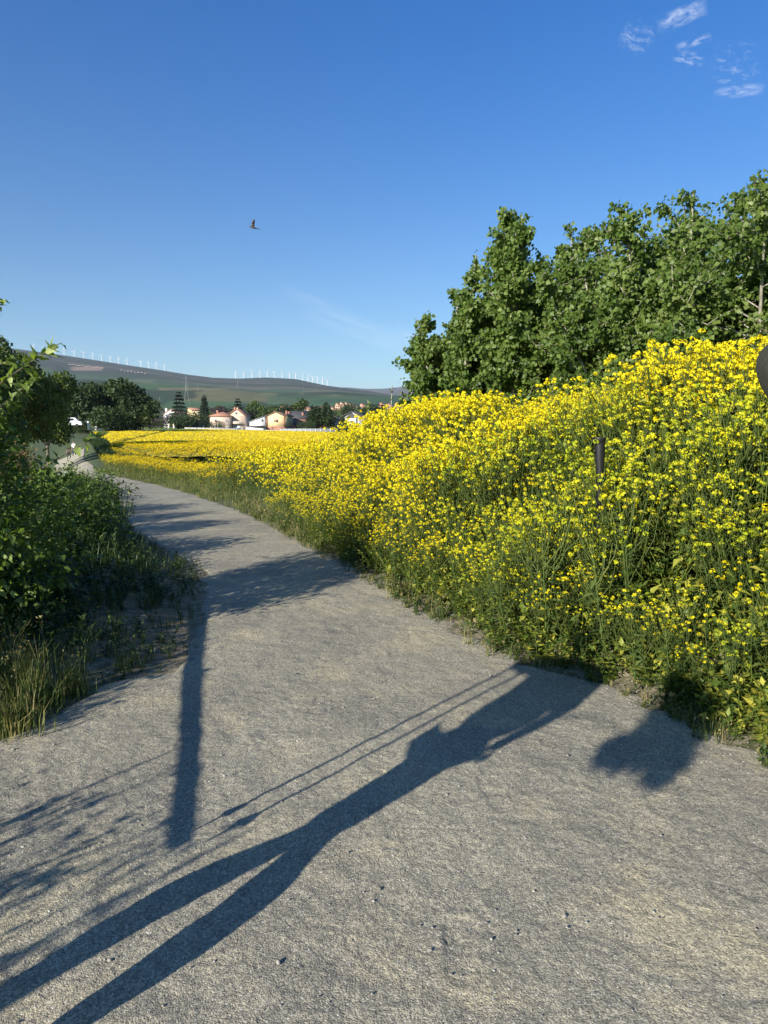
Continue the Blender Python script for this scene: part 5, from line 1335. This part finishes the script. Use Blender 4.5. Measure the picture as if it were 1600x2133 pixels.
def person(label, loc, rz, Ht=1.75, stride=.22, spread=.09, arms=((.24, .05, .80), (-.24, .0, .80)), top=CLB, legsm=CLG, hat=None, pack=None, hipw=.09, knew=None, calr=.060, thigh=1.0, lean=0.0, shorts=False, head_off=(0, 0), cat='person', hatm=None):
    """faces local +y; arms: hand targets (x, y, z) for right and left hand as fractions of height 1.75"""
    k = Ht / 1.75; root = thing('person', label, cat, loc, rz)
    def K(p): return (p[0] * k, p[1] * k, p[2] * k)
    hx, hy = head_off; L = lean
    J = dict(pel=(0, 0, .95), spi=(0, .02 + L * .4, 1.14), che=(0, .0 + L, 1.34), nec=(hx * .4, .02 + L * 1.2, 1.49), jaw=(hx * .8, .04 + L * 1.4 + hy * .6, 1.56), hea=(hx, .03 + L * 1.5 + hy, 1.65), cro=(hx, .02 + L * 1.5 + hy, 1.72))
    for s_, q, st_ in ((1, 'R', stride), (-1, 'L', -stride)):
        J['hip' + q] = (s_ * hipw, 0, .90); J['kne' + q] = (s_ * (spread * .9 + .02 if knew is None else knew), st_ * .45 + .05, .50); J['cal' + q] = (s_ * (spread + .01), st_ * .75 - .01, .34); J['ank' + q] = (s_ * (spread + .01), st_ - .03, .09)
        J['hee' + q] = (s_ * (spread + .01), st_ - .05, .05); J['toe' + q] = (s_ * (spread + .03), st_ + .15, .035)
        J['sho' + q] = (s_ * .17, L * 1.05, 1.42); a = arms[0 if s_ == 1 else 1]
        J['han' + q] = a; J['elb' + q] = ((s_ * .17 + a[0]) / 2 + s_ * .05, (L + a[1]) / 2 - .06, (1.42 + a[2]) / 2 - .02)
    names = list(J); idx = {n_: i for i, n_ in enumerate(names)}
    E_ = [('pel', 'spi'), ('spi', 'che'), ('che', 'nec'), ('nec', 'jaw'), ('jaw', 'hea'), ('hea', 'cro')]
    for q in 'RL': E_ += [('pel', 'hip' + q), ('hip' + q, 'kne' + q), ('kne' + q, 'cal' + q), ('cal' + q, 'ank' + q), ('ank' + q, 'hee' + q), ('hee' + q, 'toe' + q), ('che', 'sho' + q), ('sho' + q, 'elb' + q), ('elb' + q, 'han' + q)]
    RD = dict(pel=.14, spi=.125, che=.14, nec=.055, jaw=.075, hea=.092, cro=.07, hip=.09, kne=.062, cal=.060, ank=.038, hee=.042, toe=.032, sho=.065, elb=.040, han=.028)
    RD['cal'] = calr; RD['hip'] *= thigh; RD['kne'] *= thigh; rad = [RD[n_[:3]] * k for n_ in names]
    body = skin('body', [K(J[n_]) for n_ in names], [(idx[a], idx[b2]) for a, b2 in E_], rad, SKIN, root)
    # fingers: five short tapered chains from each hand, curled
    for q, s_ in (('R', 1), ('L', -1)):
        h0 = np.array(K(J['han' + q])); d = unit(h0 - np.array(K(J['elb' + q])))
        sd2 = unit(np.cross(d, [0, 1, 0.01])); g = Geo()
        for f_ in range(4):
            b0 = h0 + d * .02 + sd2 * (f_ - 1.5) * .019; ln = [.065, .075, .07, .055][f_]
            g_tube(g, [b0, b0 + d * ln * .5, b0 + d * ln * .8 + np.array([0, .02, 0])], [.010, .009, .006], 6)
        g_tube(g, [h0 + sd2 * .025, h0 + sd2 * .045 + d * .03, h0 + sd2 * .04 + d * .055 + np.array([0, .015, 0])], [.012, .010, .007], 6)
        me = g.build('fingers_tmp', SKIN, None, True)
        bm = bmesh.new(); bm.from_mesh(body.data); bm.from_mesh(me.data); bm.to_mesh(body.data); bm.free(); bpy.data.objects.remove(me, do_unlink=True)
    # clothing: slightly larger shells over the same joints
    T = ['pel', 'spi', 'che', 'shoR', 'elbR', 'shoL', 'elbL']; ix = {n_: i for i, n_ in enumerate(T)}
    skin('jacket', [K(J[n_]) for n_ in T], [(ix[a], ix[b2]) for a, b2 in (('pel', 'spi'), ('spi', 'che'), ('che', 'shoR'), ('shoR', 'elbR'), ('che', 'shoL'), ('shoL', 'elbL'))], [v_ * k for v_ in (.155, .145, .16, .085, .06, .085, .06)], top, root)
    T = ['pel', 'hipR', 'kneR', 'hipL', 'kneL'] + ([] if shorts else ['calR', 'ankR', 'calL', 'ankL']); ix = {n_: i for i, n_ in enumerate(T)}
    ee = [('pel', 'hipR'), ('hipR', 'kneR'), ('pel', 'hipL'), ('hipL', 'kneL')] + ([] if shorts else [('kneR', 'calR'), ('calR', 'ankR'), ('kneL', 'calL'), ('calL', 'ankL')])
    rr = {'pel': .158 * (thigh * .3 + .7), 'hip': .108 * thigh, 'kne': .082 * thigh, 'cal': .072, 'ank': .06}
    skin('trousers' if not shorts else 'shorts', [K(J[n_]) for n_ in T], [(ix[a], ix[b2]) for a, b2 in ee], [rr[n_[:3]] * k for n_ in T], legsm, root)
    for q in 'RL': skin('shoe', [K(J['ank' + q]), K(J['hee' + q]), K(J['toe' + q])], [(0, 1), (1, 2)], [.05 * k, .055 * k, .045 * k], SHOE, root)
    hd = J['hea']
    # face: nose, brow, mouth, ears, eyes join the head as small meshes of the body; hair or hat as a part
    g = Geo(); c_ = np.array(K(hd))
    g_tube(g, [c_ + np.array([0, .085, .005]) * k, c_ + np.array([0, .112, -.022]) * k, c_ + np.array([0, .088, -.03]) * k], [.008 * k, .014 * k, .010 * k], 6)
    for s_ in (-1, 1): g_tube(g, [c_ + np.array([s_ * .088, -.005, .015]) * k, c_ + np.array([s_ * .098, -.012, -.005]) * k, c_ + np.array([s_ * .088, 0, -.028]) * k], [.010 * k, .014 * k, .008 * k], 6)
    g_tube(g, [c_ + np.array([-.022, .088, -.055]) * k, c_ + np.array([0, .094, -.055]) * k, c_ + np.array([.022, .088, -.055]) * k], [.005 * k, .008 * k, .005 * k], 6)
    me = g.build('f_tmp', SKIN, None, True); bm = bmesh.new(); bm.from_mesh(body.data); bm.from_mesh(me.data); bm.to_mesh(body.data); bm.free(); bpy.data.objects.remove(me, do_unlink=True)
    for s_ in (-1, 1): bpart('eye', HAIR, root, lambda g: g_tube(g, [c_ + np.array([s_ * .033 - .01, .088, .012]) * k, c_ + np.array([s_ * .033 + .01, .088, .012]) * k], [.008 * k, .008 * k], 6))
    if hat is None:
        skin('hair', [tuple(c_ + np.array([0, -.02, -.03]) * k), tuple(c_ + np.array([0, -.02, .03]) * k), tuple(c_ + np.array([0, -.005, .085]) * k)], [(0, 1), (1, 2)], [.092 * k, .105 * k, .06 * k], HAIR, root)
    if pack: skin('backpack', [K((0, -.20 + L, 1.0)), K((0, -.23 + L, 1.25)), K((0, -.20 + L, 1.48))], [(0, 1), (1, 2)], [(.16 * k, .12 * k), (.18 * k, .14 * k), (.14 * k, .10 * k)], pack, root)
    return root, J, k
# two walkers far down the path, at the left
px_, py_ = 141.5, 970; y_ = 84.0
for (px, rz_, tp_, lg_, lb, pk) in ((141.5, 175, CLB, CLB, 'walker in black clothes coming along the path, left of two', None), (152.5, 178, CLW, CLN, 'walker in a white top beside the one in black', None)):
    x = col_at(px, y_); person(lb, (x, y_, gz(x, y_) + .07), R(rz_), 1.68, .16, .08, top=tp_, legsm=lg_, pack=pk)
# hiker standing outside the lower left corner; the low sun throws the long shadow over the gravel
U_ = np.array([math.sin(SUN_AZ), math.cos(SUN_AZ)]); V_ = np.array([math.cos(SUN_AZ), -math.sin(SUN_AZ)])
def uv(u, v): q = U_ * u + V_ * v; return float(q[0]), float(q[1])
hx_, hy_ = uv(.44, -1.87)
# local +x is turned to point along V_ so the legs separate in the shadow
person('hiker just outside the lower left corner, seen only by the long shadow on the gravel', (hx_, hy_, .02), -SUN_AZ + R(2), 1.86, .03, .105,
       arms=((.15, -.02, .92), (-.34, .17, 1.33)), top=CLG, legsm=CLN, pack=CLB, shorts=True, hipw=.035, knew=.028, calr=.080, thigh=.72)
# person at the right edge: only the bulge of a dark cap reaches into the picture
hr = thing('person', 'person just outside the right edge, dark olive cap reaching into the photo', 'person')
bpy.data.objects.remove(hr)
yr = 2.05; zc = float(PYZ(768, yr)); xr = (1600 - 800) / F_PX * (yr * math.cos(PITCH)) + .105
pr_, J_, k_ = person('person standing just outside the right edge, dark olive cap reaching into the photo', (xr + .30, yr, 0), R(90), 1.75 * (zc + .012) / 1.65, .03, .10, top=OLIVE, legsm=CLG, hat=True, lean=.22, head_off=(0, .08), arms=((.24, .02, .84), (-.24, .02, .84)))
# cap: crown of sewn panels with a seam and a ribbed band
def cap(parent):
    g = Geo(); c_ = np.array([0, .0, 0]); A = np.linspace(0, 2 * math.pi, 49)[:-1]; rows = np.linspace(-1.05, 1.0, 20)
    vs = []
    for r_ in rows:
        th = r_ * math.pi / 2; rad = math.cos(th) if r_ > 0 else (1 - .22 * r_ ** 2)
        bul = 1 + .02 * np.cos(A * 6) + (.012 * np.sin(A * 0 + r_ * 60) if r_ < .25 else 0) - .06 * np.exp(-((np.mod(A * 6 / (2 * math.pi) + .5, 1) - .5) / .06) ** 2)
        vs.append(np.stack([.098 * rad * bul * np.cos(A), .118 * rad * bul * np.sin(A), np.full(48, .085 * math.sin(th) if r_ > 0 else .085 * r_ * 1.0)], 1))
    v = np.concatenate(vs); n = 48
    f = [[i * n + j, i * n + (j + 1) % n, (i + 1) * n + (j + 1) % n, (i + 1) * n + j] for i in range(len(rows) - 1) for j in range(n)]
    g.add(v, f)
    o_ = g.build('cap', OLIVE, parent, True); g2 = Geo(); g_tube(g2, [(0, 0, .084), (0, 0, .090)], [.010, .007], 10); g2.build('button', OLIVE, o_); return o_
co = cap(pr_)
hl = Vector((0, .44 * k_, zc + .018)); co.location = hl; co.scale = (1.08, 1.24, 1.12)
pr_.location = (1.216 + .44 * k_, yr, 0)
for ch in pr_.children:
    if ch.name.startswith(('body', 'jacket', 'trousers', 'shoe', 'eye')):
        pass

# the hiker holds two trekking poles upright, tips lifted off the ground: their shadows are the two thin lines
CARB = plain('pole_black', (.010, .010, .011), .5, .1, 30); METAL = MATS['metal_grey']
T21 = math.tan(SUN_EL)
for k, (px, py, ub, lb) in enumerate([(415, 1730, .66, 'outer one of two trekking poles the hiker holds upright outside the frame'), (447, 1751, .60, 'inner one of two trekking poles the hiker holds upright, its basket larger')]):
    q = at(px, py); u_t = q.x * U_[0] + q.y * U_[1]; v_t = q.x * V_[0] + q.y * V_[1]
    hx2, hy2 = uv(ub, v_t); zt_ = (u_t - ub) * T21
    pl = thing('trekking_pole', lb, 'trekking pole', (hx2, hy2, zt_), 0, 'trekking poles held by the hiker')
    tv = np.array([V_[0] * .05, V_[1] * .05, 1.18])
    bpart('shaft', CARB, pl, lambda g: g_tube(g, [tv * 0, tv * .04, tv * .5, tv * .86], [.004, .0065, .009, .010], 8), True)
    bpart('basket', CARB, pl, lambda g: g_tube(g, [tv * (.055 + .0 * k), tv * .085], [.022 + .008 * k, .014], 14))
    bpart('grip', CLB, pl, lambda g: g_tube(g, [tv * .84, tv * .90, tv * .97, tv * 1.0], [.013, .017, .015, .019], 10), True)
# unseen bar added at left, throwing the narrow dark band down the gravel
a0 = at(391, 1755); a1 = at(418, 1300); hb = .80
def cast(p_, h_): return Vector((p_.x - U_[0] * h_ / T21, p_.y - U_[1] * h_ / T21, h_))
e0_, e1_ = cast(a0, hb), cast(a1, hb); e2_ = e1_ + (e1_ - e0_) * .35
br_ = thing('added_shade_bar', 'unseen dark wooden bar on a post outside the left edge, added for its narrow shadow', 'shadow caster', (e1_.x, e1_.y, gz(e1_.x, e1_.y)))
DW = plain('shade_bar_wood', (.07, .05, .035), .85, .3, 12, .003)
L0 = e0_ - br_.location; L2 = e2_ - br_.location
bpart('arm', DW, br_, lambda g: g_tube(g, [L0, L0.lerp(L2, .2) + Vector((0, 0, .006)), L0.lerp(L2, .5), L0.lerp(L2, .8) - Vector((0, 0, .006)), L2], [.024, .027, .033, .043, .047], 12), True)
bpart('post', DW, br_, lambda g: g_tube(g, [(L2.x * .6, L2.y * .6, -.2), (L2.x * .6, L2.y * .6, L2.z + .12)], [.06, .055], 10), True)
bpart('hinge', METAL, br_, lambda g: g_tube(g, [(L2.x * .6 - .08, L2.y * .6, L2.z * 1.0), (L2.x * .6 + .08, L2.y * .6, L2.z * 1.0)], [.02, .02], 8))

# black tube end standing in the flowers
yb = 5.1; xb = col_at(1250, yb) ; zt = float(PYZ(911, yb)); zb_ = gz(xb, yb)
tb = thing('black_tube', 'black tube with a flared rim standing among the yellow flowers', 'post', (xb, yb, zb_), R(15))
def prof(g, pts): g_tube(g, [(p_[0] * .12, 0, p_[1]) for p_ in pts], [p_[2] for p_ in pts], 20)
H_ = zt - zb_
bpart('tube', CARB, tb, lambda g: g_tube(g, [(.02, 0, -.1), (.01, 0, H_ - .24), (.004, 0, H_ - .15), (0, 0, H_ - .03)], [.022, .026, .036, .037], 20), True)
bpart('rim', CARB, tb, lambda g: g_tube(g, [(0, 0, H_ - .035), (-.004, 0, H_ - .018), (-.004, 0, H_)], [.038, .050, .047], 20))
bpart('hook', CARB, tb, lambda g: g_tube(g, [(-.030, -.01, H_ - .10), (-.052, -.01, H_ - .105), (-.055, -.01, H_ - .09)], [.006, .005, .004], 8))
# small wooden stake at the foot of the bank
p = at(1336, 1345)
sk_ = thing('wooden_stake', 'short reddish wooden stake at the foot of the flowering bank', 'stake', p)
bpart('shaft', plain('stake_wood', (.30, .16, .08), .8, .2, 30), sk_, lambda g: (g_box(g, (0, 0, .07), (.026, .018, .24)),)); bpart('tip', plain('stake_wood', (.3, .16, .08)), sk_, lambda g: g.add(np.array([(-.013, -.009, .19), (.013, -.009, .19), (.013, .009, .19), (-.013, .009, .19), (0, 0, .215)]), [[0, 1, 4], [1, 2, 4], [2, 3, 4], [3, 0, 4]]))

# unseen tree added behind the camera; its leafy branch casts the dark blot
q = at(1372, 1556); u_c = q.x * U_[0] + q.y * U_[1]; v_c = q.x * V_[0] + q.y * V_[1]
hc = 2.05; ub = u_c - hc / T21
tx_, ty_ = uv(ub - .1, -1.97)
tr_ = thing('added_shade_tree', 'unseen thin tree added behind the camera, its leafy branch casting the dark blot', 'tree', (tx_, ty_, gz(tx_, ty_)))
rg = np.random.default_rng(4); w0 = np.array([tx_, ty_, 0.0])
def W_(u, v, z): a_, b_ = uv(u, v); return np.array([a_, b_, z]) - np.array([tx_, ty_, tr_.location.z])
bpart('trunk', BARK, tr_, lambda g: g_tube(g, [W_(ub - .1, -1.97, -.1), W_(ub - .08, -1.965, .9), W_(ub - .05, -1.90, 1.95)], [.026, .022, .016], 8), True)
bpart('branch', BARK, tr_, lambda g: g_tube(g, [W_(ub - .05, -1.90, 1.93), W_(ub, -1.5, 2.12), W_(ub, v_c - .1, 2.05), W_(ub + .05, v_c + .2, 2.0)], [.012, .009, .007, .003], 6), True)
g = Geo()
# leaf spray, shaped like the blot: a wide lower lobe and a narrower upper one
cl_ = [(1320, 1560, .105, .10), (1390, 1580, .10, .11), (1385, 1610, .06, .05), (1430, 1520, .12, .12), (1440, 1470, .13, .10), (1500, 1460, .10, .06), (1285, 1560, .06, .06), (1395, 1505, .11, .12), (1440, 1440, .14, .10)]
PP = []
for (px, py, rv, rz_) in cl_:
    q2 = at(px, py); u2 = q2.x * U_[0] + q2.y * U_[1]; v2 = q2.x * V_[0] + q2.y * V_[1]
    zc_ = hc + (u2 - u_c) * T21
    n_ = int(26000 * rv * rz_) + 60; d_ = rsphere(rg, n_) * rg.random((n_, 1)) ** .4
    for k in range(n_): PP.append(W_(ub + d_[k, 0] * .10, v2 + d_[k, 1] * rv, zc_ + d_[k, 2] * rz_))
PP = np.array(PP); n_ = len(PP)
g_leaves(g, PP, rsphere(rg, n_), rsphere(rg, n_), rg.uniform(.04, .07, n_), .04, 0, rg.random(n_)); g.build('foliage', ELM, tr_)

# pale grey stones at the left verge
STN = plain('stone_grey', (.34, .34, .36), .9, .2, 8, .01)
for k, (px, py, s_, lb) in enumerate([(146, 992, .34, 'pale grey stone on the left verge nearest the bend of the path'), (132, 1046, .26, 'pale grey flat stone lower down among the shaded weeds')]):
    p = at(px, py); rgs = np.random.default_rng(k); bm = bmesh.new(); bmesh.ops.create_icosphere(bm, subdivisions=3, radius=s_)
    for v_ in bm.verts: v_.co *= 1 + .25 * mnoise.noise(v_.co * 4 / s_ * .35 + Vector((k * 9, 0, 0))); v_.co.z *= .5
    me = bpy.data.meshes.new('grey_stone'); bm.to_mesh(me); bm.free(); me.materials.append(STN); o_ = bpy.data.objects.new('grey_stone', me); COL.objects.link(o_); o_.location = p + Vector((0, 0, s_ * .35)); tag(o_, lb, 'stone')

# ------------------------------------------------------------------ bird
def bird(label, px, py, dist, span, rz):
    p = Vector((0, 0, CAM_H)) + pdir(px, py) * dist
    g = Geo(); s_ = span
    g_tube(g, [(-.34 * s_, 0, -.01 * s_), (-.22 * s_, 0, 0), (-.05 * s_, 0, .01 * s_), (.12 * s_, 0, .015 * s_), (.20 * s_, 0, .04 * s_), (.27 * s_, 0, .045 * s_), (.31 * s_, 0, .03 * s_)],
           [.035 * s_, .05 * s_, .085 * s_, .075 * s_, .045 * s_, .05 * s_, .008 * s_], 10)
    for sg, tip, mid in ((1, (.05, .25, .52), (.10, .12, .26)), (-1, (-.06, -.55, .20), (.08, -.26, .16))):
        sec = [((.10, sg * .05, .03), (-.10, sg * .05, .03)), ((mid[0] + .06, mid[1], mid[2]), (mid[0] - .17, mid[1], mid[2])), ((tip[0] + .02, tip[1], tip[2]), (tip[0] - .10, tip[1], tip[2]))]
        for (a0, a1), (b0, b1) in zip(sec, sec[1:]):
            q = np.array([a0, a1, b1, b0]) * s_; t_ = np.array([.0, .0, .012]) * s_
            vv = np.vstack([q - t_, q + t_]); g.add(vv, [[3, 2, 1, 0], [4, 5, 6, 7], [0, 1, 5, 4], [1, 2, 6, 5], [2, 3, 7, 6], [3, 0, 4, 7]])
    g.add(np.array([(-.30, -.03, 0), (-.30, .03, 0), (-.50, .09, -.01), (-.50, -.09, -.01), (-.30, -.03, .015), (-.30, .03, .015), (-.50, .09, .005), (-.50, -.09, .005)]) * s_, BOXF)
    o_ = g.build('bird', plain('bird_brown', (.10, .085, .07), .8, .4, 40), None, True); o_.location = p; o_.rotation_euler = (0, R(-8), rz); return o_
tag(bird('b', 527, 474, 20, .34, R(200)), 'small dark bird flying with raised wings in the blue sky', 'bird')
tag(bird('b', 20, 263, 60, .16, R(120)), 'tiny distant bird, a speck high at the left of the sky', 'bird')

# ------------------------------------------------------------------ haze
hz = bpy.data.meshes.new('haze'); a, y0, y1, z0, z1 = 17000.0, -700.0, 16200.0, -6.0, 960.0
hz.from_pydata([(-a, y0, z0), (a, y0, z0), (a, y1, z0), (-a, y1, z0), (-a, y0, z1), (a, y0, z1), (a, y1, z1), (-a, y1, z1)], [], BOXF.tolist())
ho_ = bpy.data.objects.new('haze', hz); COL.objects.link(ho_); ho_['kind'] = 'stuff'
hm = bpy.data.materials.new('haze_air'); hm.use_nodes = True; hm.node_tree.nodes.clear(); ht = NT(hm.node_tree)
pv = ht.new('ShaderNodeVolumePrincipled'); pv.inputs['Color'].default_value = (.80, .88, 1.0, 1); pv.inputs['Density'].default_value = 4.6e-5; pv.inputs['Anisotropy'].default_value = 0.1
ot = ht.new('ShaderNodeOutputMaterial'); ht.link(pv.outputs[0], ot.inputs['Volume']); hz.materials.append(hm)
